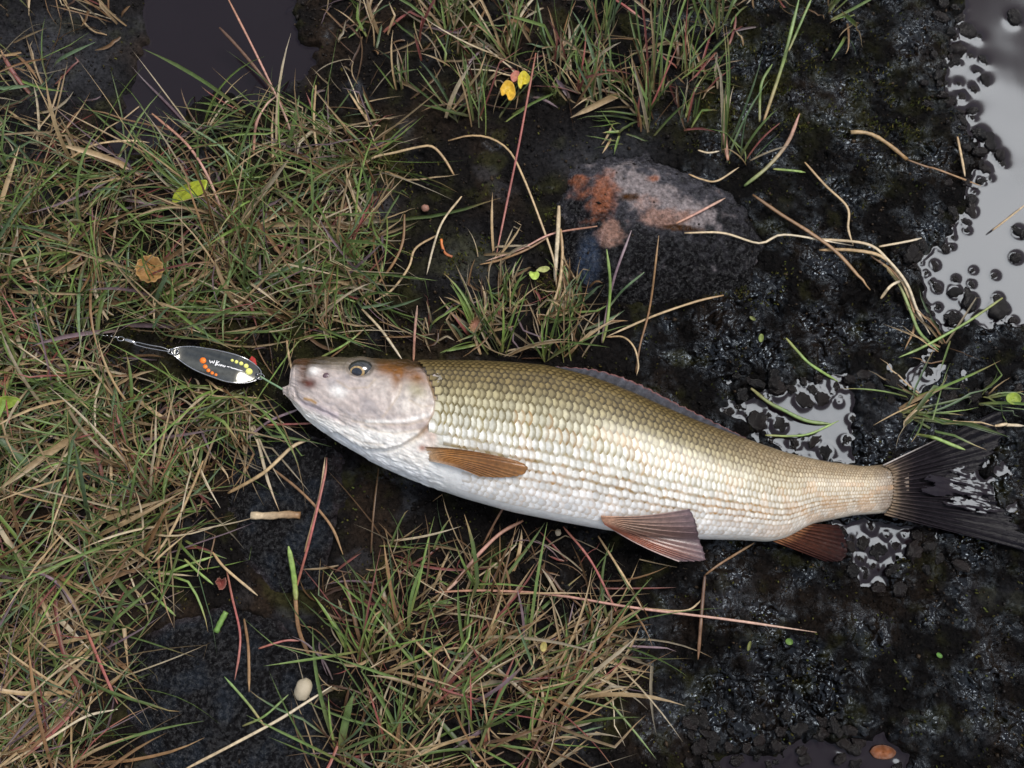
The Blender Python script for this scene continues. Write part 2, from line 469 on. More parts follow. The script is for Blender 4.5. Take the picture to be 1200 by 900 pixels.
# ------------------------------------------------------------------ peat lumps standing in the water (parts of the ground)
CLODS = []
def px_r(r): return r * 0.0005
hand = [(1152, 155, 9), (1163, 166, 8), (1174, 180, 7), (1178, 190, 4), (1148, 178, 8), (1157, 196, 7), (1140, 233, 6), (1141, 246, 7), (1136, 189, 5), (1150, 190, 5),
        (1136, 268, 4), (1118, 287, 3.5), (1064, 300, 9), (1071, 312, 4), (1088, 318, 3), (1101, 335, 6), (1122, 340, 8), (1138, 350, 10), (1123, 325, 4),
        (1141, 331, 4), (1143, 315, 3.5), (1169, 321, 4), (1173, 362, 12), (1190, 374, 5), (1102, 358, 4), (1120, 372, 9), (1193, 300, 7), (1196, 270, 7), (1172, 348, 6),
        (1125, 55, 9), (1135, 33, 9), (1127, 18, 7), (1112, 40, 7), (1120, 68, 6), (1140, 62, 4), (1155, 68, 5), (1157, 92, 6), (1144, 100, 4), (1143, 127, 6),
        (1130, 110, 6), (1125, 71, 4), (1110, 95, 4), (1142, 135, 4), (1098, 88, 6), (1118, 115, 5), (1105, 112, 6), (1192, 18, 9), (1100, 20, 8), (1150, 40, 4), (1148, 80, 3.5),
        (888, 494, 11), (915, 497, 9), (943, 468, 10), (963, 466, 9), (955, 456, 7), (912, 455, 11), (868, 463, 10), (868, 476, 6), (902, 486, 5), (925, 485, 4), (980, 451, 6), (992, 453, 4),
        (932, 520, 7), (955, 517, 7), (970, 530, 9), (993, 516, 7), (942, 514, 4), (906, 520, 4), (878, 485, 4), (855, 482, 8), (985, 470, 4), (1000, 490, 5),
        (1062, 452, 5), (1090, 437, 9), (1045, 452, 7), (1010, 440, 7),
        (985, 622, 6), (1000, 627, 5), (1022, 618, 6), (1012, 636, 7), (995, 640, 5), (1030, 645, 9), (1040, 628, 4), (1050, 640, 5), (1062, 628, 5), (1075, 627, 7), (1070, 648, 8), (1088, 640, 8),
        (1010, 655, 5), (998, 668, 7), (1016, 674, 6), (1024, 664, 5), (1045, 668, 7), (1052, 690, 8), (1030, 690, 8), (1100, 655, 5), (1122, 662, 7), (1085, 668, 5),
        (1040, 575, 0)]
hand = [h for h in hand if h[2] > 0]
for k in range(70):
    hand.append((rng.uniform(800, 1060), rng.uniform(835, 905), rng.uniform(3, 7)))
for k in range(75):
    t = rng.uniform(0, 1); sx = np.interp(t, [0, .25, .45, .65, .8, 1], [1118, 1102, 1130, 1132, 1080, 1100]); sy = np.interp(t, [0, .25, .45, .65, .8, 1], [0, 90, 150, 240, 305, 385])
    hand.append((sx + rng.normal(0, 12), sy + rng.normal(0, 8), rng.uniform(2.0, 5.5)))
for k in range(50):
    hand.append((rng.uniform(850, 1200), rng.uniform(440, 470), rng.uniform(3, 7)))
def lump_mesh(name, seed):
    import bmesh
    bm = bmesh.new(); bmesh.ops.create_icosphere(bm, subdivisions=3, radius=1.0)
    co = np.array([v.co for v in bm.verts])
    d = 1 + 0.42 * pn(co[:, 0] * 1.3 + seed * 3.1, co[:, 1] * 1.3 + co[:, 2] * 1.7, seed) + 0.22 * pn(co[:, 0] * 3.5 + 9 * seed, co[:, 1] * 3.5 - co[:, 2] * 3, seed + 4)
    for v, k in zip(bm.verts, d): v.co *= k
    me = bpy.data.meshes.new(name); bm.to_mesh(me); bm.free()
    at = me.attributes.new('col', 'FLOAT_COLOR', 'POINT')
    at.data.foreach_set('color', np.tile(np.array([0.006, 0.0047, 0.004, 1.0]) * (0.7 + 0.15 * seed) * np.array([1 + 0.1 * (seed % 3), 1, 1, 1]), len(me.vertices)).astype(np.float32))
    me.polygons.foreach_set('use_smooth', np.ones(len(me.polygons), bool)); me.materials.append(M_CLOD)
    return me
LUMPS = [lump_mesh('lump', s) for s in range(8)]
cl_xyz = []
for (cx, cy, r) in hand:
    if math.hypot(cx - 1034, cy - 882) < 26: continue
    if sdist(np.array([cx]), np.array([cy]), FISH_POLY)[0] > -r - 2: continue
    if sdist(np.array([cx]), np.array([cy]), CAUDAL_POLY)[0] > -r - 2: continue
    p = P(cx, cy, 0.0); R = px_r(r) * 1.02
    zg = float(gz(p[0], p[1])); z = max(zg + R * 0.12, -0.0036 + R * 0.05)
    o = obj('lump', LUMPS[len(cl_xyz) % 8], None, ground)
    o.location = (p[0], p[1], z)
    o.scale = (R * rng.uniform(0.9, 1.5), R * rng.uniform(0.75, 1.1), R * rng.uniform(0.6, 0.95))
    o.rotation_euler = (rng.uniform(-.4, .4), rng.uniform(-.4, .4), rng.uniform(0, 6.28))
    cl_xyz.append((p[0], p[1], R))

# ------------------------------------------------------------------ water sheets with a meniscus climbing every lump
for nm, lb, poly, zw, dep, soft in POOLS:
    p = np.array(poly, float)
    w = P(p[:, 0], p[:, 1], zw)
    mar = 0.012; st = 0.0009
    ax = np.arange(w[:, 0].min() - mar, w[:, 0].max() + mar, st); ay = np.arange(w[:, 1].min() - mar, w[:, 1].max() + mar, st)
    X, Y = np.meshgrid(ax, ay, indexing='ij')
    zg = gz(X, Y)
    inside = (X > gx[0]) & (X < gx[-1]) & (Y > gy[0]) & (Y < gy[-1])
    zg = np.where(inside, zg, zw - 0.01)
    sd = sdist(*proj(np.stack([X, Y, np.full_like(X, zw)], -1)), poly)
    Z = zw + 0.0006 * np.exp(-np.clip(zw - zg, 0, 1) / 0.0016)
    for cx, cy, R in cl_xyz:
        a, b = np.searchsorted(ax, (cx - R - 0.01, cx + R + 0.01)); c, d = np.searchsorted(ay, (cy - R - 0.01, cy + R + 0.01))
        if a >= b or c >= d: continue
        q = np.hypot(X[a:b, c:d] - cx, Y[a:b, c:d] - cy) - R
        Z[a:b, c:d] = np.maximum(Z[a:b, c:d], zw + 0.0006 * np.exp(-np.clip(q, 0, 1) / 0.0017))
    Z += 0.0005 * fbm(X * 22, Y * 22, 2, 7)
    ok = (zg < zw + 0.0025) & (sd > -26)
    F = grid_faces(len(ax), len(ay)); keep = ok.ravel()[F].any(axis=1); F = F[keep]
    used = np.unique(F); remap = np.zeros(X.size, np.int64); remap[used] = np.arange(len(used))
    V = np.stack([X, Y, Z], -1).reshape(-1, 3)[used]
    structure(obj(nm, mesh(nm, V, remap[F]), M_WATER), lb)

# ------------------------------------------------------------------ stones
stone_top = []
for nm, lb, poly, ht, kd in STONES:
    p = np.array(poly, float); st = 0.0009
    w = P(p[:, 0], p[:, 1], 0.0)
    ax = np.arange(w[:, 0].min() - .004, w[:, 0].max() + .004, st); ay = np.arange(w[:, 1].min() - .004, w[:, 1].max() + .004, st)
    X, Y = np.meshgrid(ax, ay, indexing='ij')
    px, py = proj(np.stack([X, Y, np.zeros_like(X)], -1))
    sd = sdist(px, py, poly) + pn(X * 70, Y * 70, 17) * 6
    mxd = sd.max()
    d = np.clip(sd / (mxd * (0.75 if kd == 'rust' else 0.9)), -0.2, 1)
    Z = ht * (np.sign(d) * (1 - (1 - np.abs(d)) ** 2.2)) - 0.002 + 0.0022 * fbm(X * 55, Y * 55, 3, 41) + 0.0008 * fbm(X * 260, Y * 260, 2, 43)
    n = fbm(X * 50, Y * 50, 4, 47); n2 = fbm(X * 140, Y * 140, 4, 48) * 1.3
    C = np.empty(X.shape + (3,)); C[:] = (0.0065, 0.0060, 0.0066)
    if kd == 'rust':
        Z += 0.003 * np.clip(0.5 - ldist(px, py, [(690, 330), (715, 300), (770, 290), (830, 300)]) / 60, 0, 1)
        Z += 0.0009 * sm(280, 300, py) * (1 - np.abs(fbm(X * 60, Y * 170, 2, 60)) * 2)
        wgl = n * 14
        C = mix(C, (0.060, 0.058, 0.068), sm(0.05, 0.8, gauss(px, py, 750 + wgl, 225, 110, 48, 15) + 0.45 * n2 + .2 * n) * 0.8)
        C = mix(C, (0.21, 0.18, 0.18), sm(0.3, 0.8, gauss(px, py, 742, 224 + wgl, 50, 26, 20) + .9 * gauss(px, py, 805, 258 + wgl, 50, 16, 8) + 0.6 * n2 + .3 * n))
        C = mix(C, (0.22, 0.075, 0.035), sm(0.35, 0.8, gauss(px + wgl, py, 700, 236, 26, 36, 8) + .8 * gauss(px, py + wgl, 674, 212, 13, 10) + .7 * gauss(px, py, 762, 216, 12, 8) + 0.55 * n + .3 * n2) * .85)
        C = mix(C, (0.26, 0.15, 0.115), sm(0.35, 0.8, gauss(px, py + wgl, 712, 282, 18, 17) + gauss(px, py + wgl, 772, 260, 34, 18, 10) + 0.6 * n + .3 * n2) * .85)
        C = mix(C, (0.045, 0.019, 0.007), sm(0.4, 0.9, gauss(px, py, 735, 238 + wgl * .4, 18, 7, -18) + gauss(px, py, 795, 276, 34, 5, 4) + 0.4 * n2))
        C = mix(C, (0.030, 0.042, 0.068), sm(0.2, 1.0, gauss(px, py, 688, 308 + wgl, 16, 36, 10) + 0.4 * n))  # bluish sheen on the lower left of the stone, painted into its colour
    else:
        C = mix(C, (0.012, 0.0145, 0.019), sm(-0.1, 0.4, n))
        C = mix(C, (0.045, 0.034, 0.036), sm(16, 2, sd) * 0.6 * sm(-0.3, 0.2, n))
    ok = sd > -8
    F = grid_faces(len(ax), len(ay)); F = F[ok.ravel()[F].all(axis=1)]
    used = np.unique(F); remap = np.zeros(X.size, np.int64); remap[used] = np.arange(len(used))
    # close the stone below so that it has a body
    Vt = np.stack([X, Y, Z], -1).reshape(-1, 3)[used]; Ft = remap[F]
    Vb = Vt.copy(); Vb[:, 2] = np.minimum(Vt[:, 2] - 0.004, -0.012)
    nV = len(Vt)
    e = np.concatenate([Ft[:, [0, 1]], Ft[:, [1, 2]], Ft[:, [2, 3]], Ft[:, [3, 0]]])
    key = e[:, 0] * 10 ** 7 + e[:, 1]; rkey = e[:, 1] * 10 ** 7 + e[:, 0]
    be = e[~np.isin(key, rkey)]
    side = np.stack([be[:, 1], be[:, 0], be[:, 0] + nV, be[:, 1] + nV], -1)
    FF = np.vstack([Ft, side])
    bi = np.unique(be)
    VV = np.vstack([Vt, Vb]); CC = np.vstack([C.reshape(-1, 3)[used]] * 2)
    u2 = np.unique(FF); r2 = np.zeros(len(VV), np.int64); r2[u2] = np.arange(len(u2))
    tag(obj(nm, mesh(nm, VV[u2], r2[FF], CC[u2]), M_STONE), lb, 'stone')
    stone_top.append((ax, ay, Z, sd))

def top_z(x, y):
    """height of ground or stone, whichever is higher"""
    z = gz(x, y)
    for ax, ay, Z, sd in stone_top:
        i = np.round((np.asarray(x) - ax[0]) / 0.0009).astype(int); j = np.round((np.asarray(y) - ay[0]) / 0.0009).astype(int)
        ok = (i >= 0) & (i < len(ax)) & (j >= 0) & (j < len(ay))
        ic = np.clip(i, 0, len(ax) - 1); jc = np.clip(j, 0, len(ay) - 1)
        ok &= sd[ic, jc] > -8
        z = np.where(ok, np.maximum(z, Z[ic, jc]), z)
    for nm, lb, poly, zw, dep, soft in POOLS[:1]:
        z = np.maximum(z, np.where(sdist(*proj(np.stack(np.broadcast_arrays(x, y, zw), -1)), poly) > 0, zw, -1))
    z = np.maximum(z, np.where(sdist(*proj(np.stack(np.broadcast_arrays(x, y, 0.006), -1)), CAUDAL_POLY) > 0, 0.0105, -1))
    return z

# ------------------------------------------------------------------ loose peat crumbs
def scatter_px(n, f):
    """n points in the frame (with a margin) accepted with probability f(px, py)"""
    out = []
    while sum(len(o[0]) for o in out) < n:
        a = rng.uniform(-120, 1320, 4 * n); b = rng.uniform(-90, 990, 4 * n)
        k = rng.uniform(0, 1, 4 * n) < f(a, b)
        out.append((a[k], b[k]))
    return np.concatenate([o[0] for o in out])[:n], np.concatenate([o[1] for o in out])[:n]

def not_pool(a, b):
    m = np.ones(a.shape)
    for pl in POOLS: m = np.where(sdist(a, b, pl[2]) > 2, 0, m)
    for s in [(0, 0, CAUDAL_POLY), (0, 0, FISH_POLY)]: m = np.where(sdist(a, b, s[2]) > -3, 0, m)
    for s in STONES: q = sdist(a, b, s[2]); m = np.where(q > -4, 0.04 + 0.8 * np.exp(-np.clip(q + 4, 0, 99) / 9), m)
    return m
a, b = scatter_px(20000, lambda a, b: not_pool(a, b) * (1 - 0.75 * np.clip(gauss(a, b, 1060, 560, 260, 170) + gauss(a, b, 900, 820, 260, 110) + gauss(a, b, 900, 400, 220, 80), 0, 1)))
w = P(a, b, 0.0); n = len(a)
base = np.array([[1, 0, 0], [0, 1, 0], [-1, 0, 0], [0, -1, 0], [0, 0, 1.0], [0, 0, -0.6]])
R = rng.lognormal(math.log(0.00062), 0.42, n)
ang = rng.uniform(0, 6.28, n); ca, sa = np.cos(ang), np.sin(ang)
sh = base[None] * (1 + rng.uniform(-.4, .5, (n, 6, 1))) * np.stack([R, R * rng.uniform(.5, 1, n), R * rng.uniform(.6, 1, n)], -1)[:, None]
V = np.stack([sh[..., 0] * ca[:, None] - sh[..., 1] * sa[:, None], sh[..., 0] * sa[:, None] + sh[..., 1] * ca[:, None], sh[..., 2]], -1)
V += np.stack([w[:, 0], w[:, 1], top_z(w[:, 0], w[:, 1]) + R * 0.35], -1)[:, None]
fb = np.array([[0, 1, 4], [1, 2, 4], [2, 3, 4], [3, 0, 4], [1, 0, 5], [2, 1, 5], [3, 2, 5], [0, 3, 5]])
F = (np.arange(n)[:, None, None] * 6 + fb[None]).reshape(-1, 3)
cc = np.where(rng.uniform(0, 1, (n, 1)) < 0.8, np.array([[0.012, 0.010, 0.009]]), np.array([[0.035, 0.024, 0.015]])) * rng.uniform(0.5, 1.6, (n, 1))
o = obj('peat_crumbs', mesh('peat_crumbs', V, F, np.repeat(cc, 6, 0)), M_CRUMB); o['kind'] = 'stuff'
tag(o, 'fine black crumbs strewn over the wet peat', 'peat')

# ------------------------------------------------------------------ moss
def moss_w(a, b):
    m = 0.05 * np.ones(a.shape)
    for cx, cy, rx, ry in ((455, 195, 40, 35), (650, 235, 20, 25), (900, 110, 70, 60), (845, 140, 60, 30), (550, 45, 40, 30), (1040, 130, 50, 50), (545, 290, 40, 30), (300, 330, 150, 100), (170, 480, 120, 80), (640, 335, 20, 20), (880, 330, 40, 20)):
        m = np.maximum(m, gauss(a, b, cx, cy, rx, ry))
    w = P(a, b, 0); m = m * sm(0.0, 0.35, fbm(w[:, 0] * 70, w[:, 1] * 70, 2, 201))
    return np.where(not_pool(a, b) > 0.5, m, 0)
a, b = scatter_px(9000, moss_w)
w = P(a, b, 0.0); n = len(a); z = top_z(w[:, 0], w[:, 1])
az = rng.uniform(0, 6.28, n); ln = rng.uniform(0.001, 0.0026, n); ti = rng.uniform(0.2, 1.0, n)
bp = np.stack([w[:, 0], w[:, 1], z], -1)
d = np.stack([np.cos(az) * ti, np.sin(az) * ti, np.ones(n)], -1); d /= np.linalg.norm(d, axis=1)[:, None]
s = np.stack([-np.sin(az), np.cos(az), np.zeros(n)], -1) * 0.0004
V = np.stack([bp - s, bp + s, bp + d * ln[:, None] * .6 + s * 1.2, bp + d * ln[:, None], bp + d * ln[:, None] * .6 - s * 1.2], 1)
F = (np.arange(n)[:, None, None] * 5 + np.array([[0, 1, 2], [0, 2, 4], [4, 2, 3]])[None]).reshape(-1, 3)
cc = np.array([[0.060, 0.062, 0.014]]) * rng.uniform(0.35, 1.7, (n, 1)) * np.stack([rng.uniform(.8, 1.3, n), np.ones(n), np.ones(n)], -1)
o = obj('moss', mesh('moss', V, F, np.repeat(cc, 5, 0)), M_MOSS); o['kind'] = 'stuff'; tag(o, 'patches of tiny olive moss on the peat', 'moss')

# ------------------------------------------------------------------ grass blades
PAL = {  # base, middle, tip
    'green': [(0.17, 0.15, 0.055), (0.115, 0.185, 0.05), (0.17, 0.23, 0.075)],
    'bright': [(0.22, 0.22, 0.07), (0.17, 0.27, 0.06), (0.22, 0.30, 0.09)],
    'bluish': [(0.16, 0.17, 0.09), (0.11, 0.18, 0.085), (0.16, 0.22, 0.12)],
    'straw': [(0.30, 0.19, 0.09), (0.42, 0.30, 0.16), (0.44, 0.33, 0.20)],
    'pale': [(0.42, 0.31, 0.18), (0.50, 0.41, 0.27), (0.48, 0.41, 0.30)],
    'brown': [(0.13, 0.07, 0.03), (0.22, 0.12, 0.055), (0.28, 0.17, 0.08)],
    'dark': [(0.07, 0.035, 0.02), (0.11, 0.055, 0.03), (0.15, 0.08, 0.04)],
    'red': [(0.26, 0.10, 0.06), (0.30, 0.085, 0.075), (0.30, 0.13, 0.10)],
    'pink': [(0.34, 0.17, 0.10), (0.42, 0.22, 0.17), (0.40, 0.27, 0.20)],
    'purple': [(0.13, 0.09, 0.08), (0.20, 0.13, 0.15), (0.24, 0.18, 0.19)],
    'greenpink': [(0.14, 0.2, 0.06), (0.25, 0.2, 0.11), (0.40, 0.2, 0.16)],
    'tangreen': [(0.34, 0.22, 0.11), (0.17, 0.22, 0.07), (0.16, 0.25, 0.08)],
}
PK = list(PAL)
PARR = np.array([PAL[k] for k in PK]) * 0.86
KEEP = [(FISH_POLY, 3), ([(128, 388), (200, 402), (200, 416), (128, 402)], 0), ([(196, 404), (225, 402), (260, 408), (296, 420), (312, 440), (300, 452), (262, 450), (226, 438), (198, 416)], 1),
        ([(700, 600), (812, 594), (830, 660), (780, 662), (730, 640)], 1), ([(660, 205), (700, 185), (760, 190), (850, 240), (840, 285), (700, 300), (670, 260)], 0)]
SEG = 7
def blades(base, head, elev, length, width, bend, curl, kind, roll, check=True):
    """vectorised grass blades: returns verts (N,SEG+1,3,3), colours, mask of the accepted ones"""
    n = len(base); s = np.linspace(0, 1, SEG + 1)
    el = elev[:, None] - bend[:, None] * s[None] ** 1.3
    hd = head[:, None] + curl[:, None] * s[None]
    kn = rng.uniform(0.2, 0.9, n)[:, None]; hit = (rng.uniform(0, 1, n) < 0.35)[:, None]
    hd = hd + np.where(hit & (s[None] > kn), rng.normal(0, 0.9, n)[:, None], 0)
    el = el - np.where(hit & (s[None] > kn), np.abs(rng.normal(0.3, 0.5, n))[:, None], 0)
    step = (length / SEG)[:, None]
    dx = np.cos(el) * np.cos(hd) * step; dy = np.cos(el) * np.sin(hd) * step; dz = np.sin(el) * step
    c = np.zeros((n, SEG + 1, 3)); c[:, 0] = base
    c[:, 1:, 0] = base[:, None, 0] + np.cumsum(dx[:, :-1], 1); c[:, 1:, 1] = base[:, None, 1] + np.cumsum(dy[:, :-1], 1); c[:, 1:, 2] = base[:, None, 2] + np.cumsum(dz[:, :-1], 1)
    g = top_z(c[..., 0], c[..., 1]) + 0.0007 + rng.uniform(0, 0.006, n)[:, None] * (s[None] ** 0.7)
    c[:, 1:, 2] = np.maximum(c[:, 1:, 2], g[:, 1:])
    side = np.stack([-np.sin(hd), np.cos(hd), np.zeros_like(hd)], -1)
    nor = np.stack([-np.sin(el) * np.cos(hd), -np.sin(el) * np.sin(hd), np.cos(el)], -1)
    r = (roll[:, None] + 0.6 * s[None] * np.sign(roll)[:, None])[..., None]
    sv = side * np.cos(r) + nor * np.sin(r); nv = nor * np.cos(r) - side * np.sin(r)
    prof = np.minimum(1, (1 - s) * 3.2 + 0.05) * np.minimum(1, 0.55 + s * 2.5)
    hw = (width[:, None] * prof[None] * 0.5)[..., None]
    V = np.stack([c - sv * hw + nv * hw * 0.45, c - nv * hw * 0.15, c + sv * hw + nv * hw * 0.45], 2)
    pc = PARR[kind]
    t = s[None, :, None]
    C = np.where(t < 0.45, pc[:, None, 0] + (pc[:, None, 1] - pc[:, None, 0]) * (t / 0.45), pc[:, None, 1] + (pc[:, None, 2] - pc[:, None, 1]) * ((t - 0.45) / 0.55))
    C = C * rng.uniform(0.55, 1.35, (n, 1, 1))
    dry = (rng.uniform(0, 1, n) < 0.25)[:, None, None] * sm(0.7, 1.0, t)
    C = C + (np.array([0.40, 0.26, 0.13]) - C) * dry
    C = np.repeat(C[:, :, None], 3, 2)
    ok = np.ones(n, bool)
    if check:
        qx, qy = proj(c)
        for poly, marg in KEEP:
            ok &= (sdist(qx, qy, poly) < marg * -1).all(axis=1)
    return V, C, ok

BF = np.array([[i * 3 + j, (i + 1) * 3 + j, (i + 1) * 3 + j + 1, i * 3 + j + 1] for i in range(SEG) for j in range(2)])

SWARD = [  # polygon, number of clumps, share of [green,bright,bluish,straw,pale,brown,red,purple], heading bias (deg or None), length range px, elevation mean deg
    ([(-210, 200), (60, 190), (150, 175), (260, 150), (330, 128), (420, 150), (452, 200), (444, 300), (405, 380), (300, 400), (200, 400), (120, 390), (-210, 390)], 172, (.32, .16, .10, .20, .07, .09, .03, .03), None, (45, 165), 36),
    ([(-210, 390), (330, 395), (300, 470), (258, 560), (236, 640), (160, 700), (-210, 720)], 165, (.32, .14, .10, .21, .08, .09, .03, .03), None, (45, 165), 26),
    ([(-210, 720), (150, 700), (140, 760), (126, 830), (150, 990), (-210, 990)], 66, (.24, .05, .06, .30, .10, .15, .04, .06), 35, (60, 190), 18),
    ([(-210, -150), (160, -150), (142, 100), (130, 180), (0, 215), (-210, 230)], 34, (.18, .05, .08, .32, .14, .15, .03, .05), None, (50, 120), 25),
    ([(375, 660), (480, 645), (560, 625), (690, 665), (720, 720), (715, 800), (640, 850), (640, 990), (385, 990), (375, 800)], 34, (.20, .06, .06, .32, .10, .18, .06, .02), 40, (45, 140), 12),
    ([(330, -150), (980, -150), (960, 0), (880, 60), (860, 110), (700, 120), (560, 130), (430, 150), (380, 110), (400, 40)], 68, (.28, .10, .10, .22, .08, .12, .06, .04), 95, (30, 95), 38),
    ([(380, 330), (440, 290), (470, 330), (460, 380), (400, 400)], 9, (.22, .1, .1, .3, .1, .1, .08, 0), None, (30, 80), 25),
    ([(480, 400), (560, 340), (690, 330), (700, 425), (560, 418)], 16, (.3, .1, .1, .25, .1, .1, .05, 0), 80, (20, 60), 40),
    ([(1320, -150), (1320, 990), (1260, 990), (1260, 400)], 10, (.3, .1, .1, .25, .1, .1, .05, 0), 0, (40, 100), 30),
]
KIDX = [PK.index(k) for k in ('green', 'bright', 'bluish', 'straw', 'pale', 'brown', 'red', 'purple')]
SB, SC = [], []
for poly, nclump, share, hb, lr, em in SWARD:
    p = np.array(poly, float); pts = []
    while len(pts) < nclump:
        q = rng.uniform(p.min(0), p.max(0))
        if rng.uniform() > float(sm(-0.28, 0.22, fbm(q[:1] / 75, q[1:] / 75, 2, 611))[0]) + 0.10: continue
        if sdist(q[:1], q[1:], poly)[0] > 0 and all(sdist(q[:1], q[1:], POOLS[k][2])[0] < -3 for k in (0, 4)): pts.append(q)
    for q in pts:
        m = int(rng.integers(5, 17))
        off = q + rng.normal(0, 8, (m, 2))
        w = P(off[:, 0], off[:, 1], 0.0); w[:, 2] = top_z(w[:, 0], w[:, 1]) - 0.0008
        h0 = math.radians(hb) + rng.normal(0, 0.45) if hb is not None else rng.uniform(0, 6.28)
        if hb == 35 and rng.uniform() < .5: h0 += math.pi
        lying = rng.uniform(0, 1, m) < 0.45
        el = np.where(lying, rng.uniform(0.02, 0.3, m), np.radians(rng.normal(em + 10, 16, m)))
        L = rng.uniform(lr[0], lr[1], m) * 0.0005
        kd = rng.choice(KIDX, m, p=np.array(share) / sum(share))
        V, C, ok = blades(w, h0 + rng.normal(0, 0.75, m), np.clip(el, 0.02, 1.4), L, rng.lognormal(math.log(2.2), 0.38, m) * 0.0005, rng.uniform(0.1, 1.1, m), rng.normal(0, 0.5, m), kd, rng.normal(0, 0.5, m))
        SB.append(V[ok]); SC.append(C[ok])
# flat dead thatch between the clumps
for (pi, nt_) in ((0, 700), (1, 700), (2, 260), (3, 90), (4, 380), (5, 330), (7, 60)):
    poly = SWARD[pi][0]; p = np.array(poly, float)
    q = rng.uniform(p.min(0), p.max(0), (nt_ * 2, 2)); k = sdist(q[:, 0], q[:, 1], poly) > 0
    for pk in (0, 4): k &= sdist(q[:, 0], q[:, 1], POOLS[pk][2]) < -3
    k &= rng.uniform(0, 1, len(q)) < sm(-0.35, 0.2, fbm(q[:, 0] / 75, q[:, 1] / 75, 2, 611)) + .15
    q = q[k]; m = len(q)
    w = P(q[:, 0], q[:, 1], 0.0); w[:, 2] = top_z(w[:, 0], w[:, 1]) + 0.0003
    kd = rng.choice([PK.index(k_) for k_ in ('brown', 'dark', 'straw', 'purple', 'pale', 'red')], m, p=(.33, .24, .2, .08, .09, .06))
    V, C, ok = blades(w, rng.uniform(0, 6.28, m), rng.uniform(0, .2, m), rng.uniform(14, 75, m) * .0005, rng.lognormal(math.log(2.0), .4, m) * .0005, rng.uniform(0, .4, m), rng.normal(0, .8, m), kd, rng.normal(0, .5, m))
    SB.append(V[ok]); SC.append(C[ok] * .8)
V = np.concatenate(SB); C = np.concatenate(SC); n = len(V)
F = (np.arange(n)[:, None, None] * (3 * (SEG + 1)) + BF[None]).reshape(-1, 4)
o = obj('grass', mesh('grass', V, F, C), M_GRASS); o['kind'] = 'stuff'
tag(o, 'thin tangled sward of green and withered grass over the peat', 'grass')

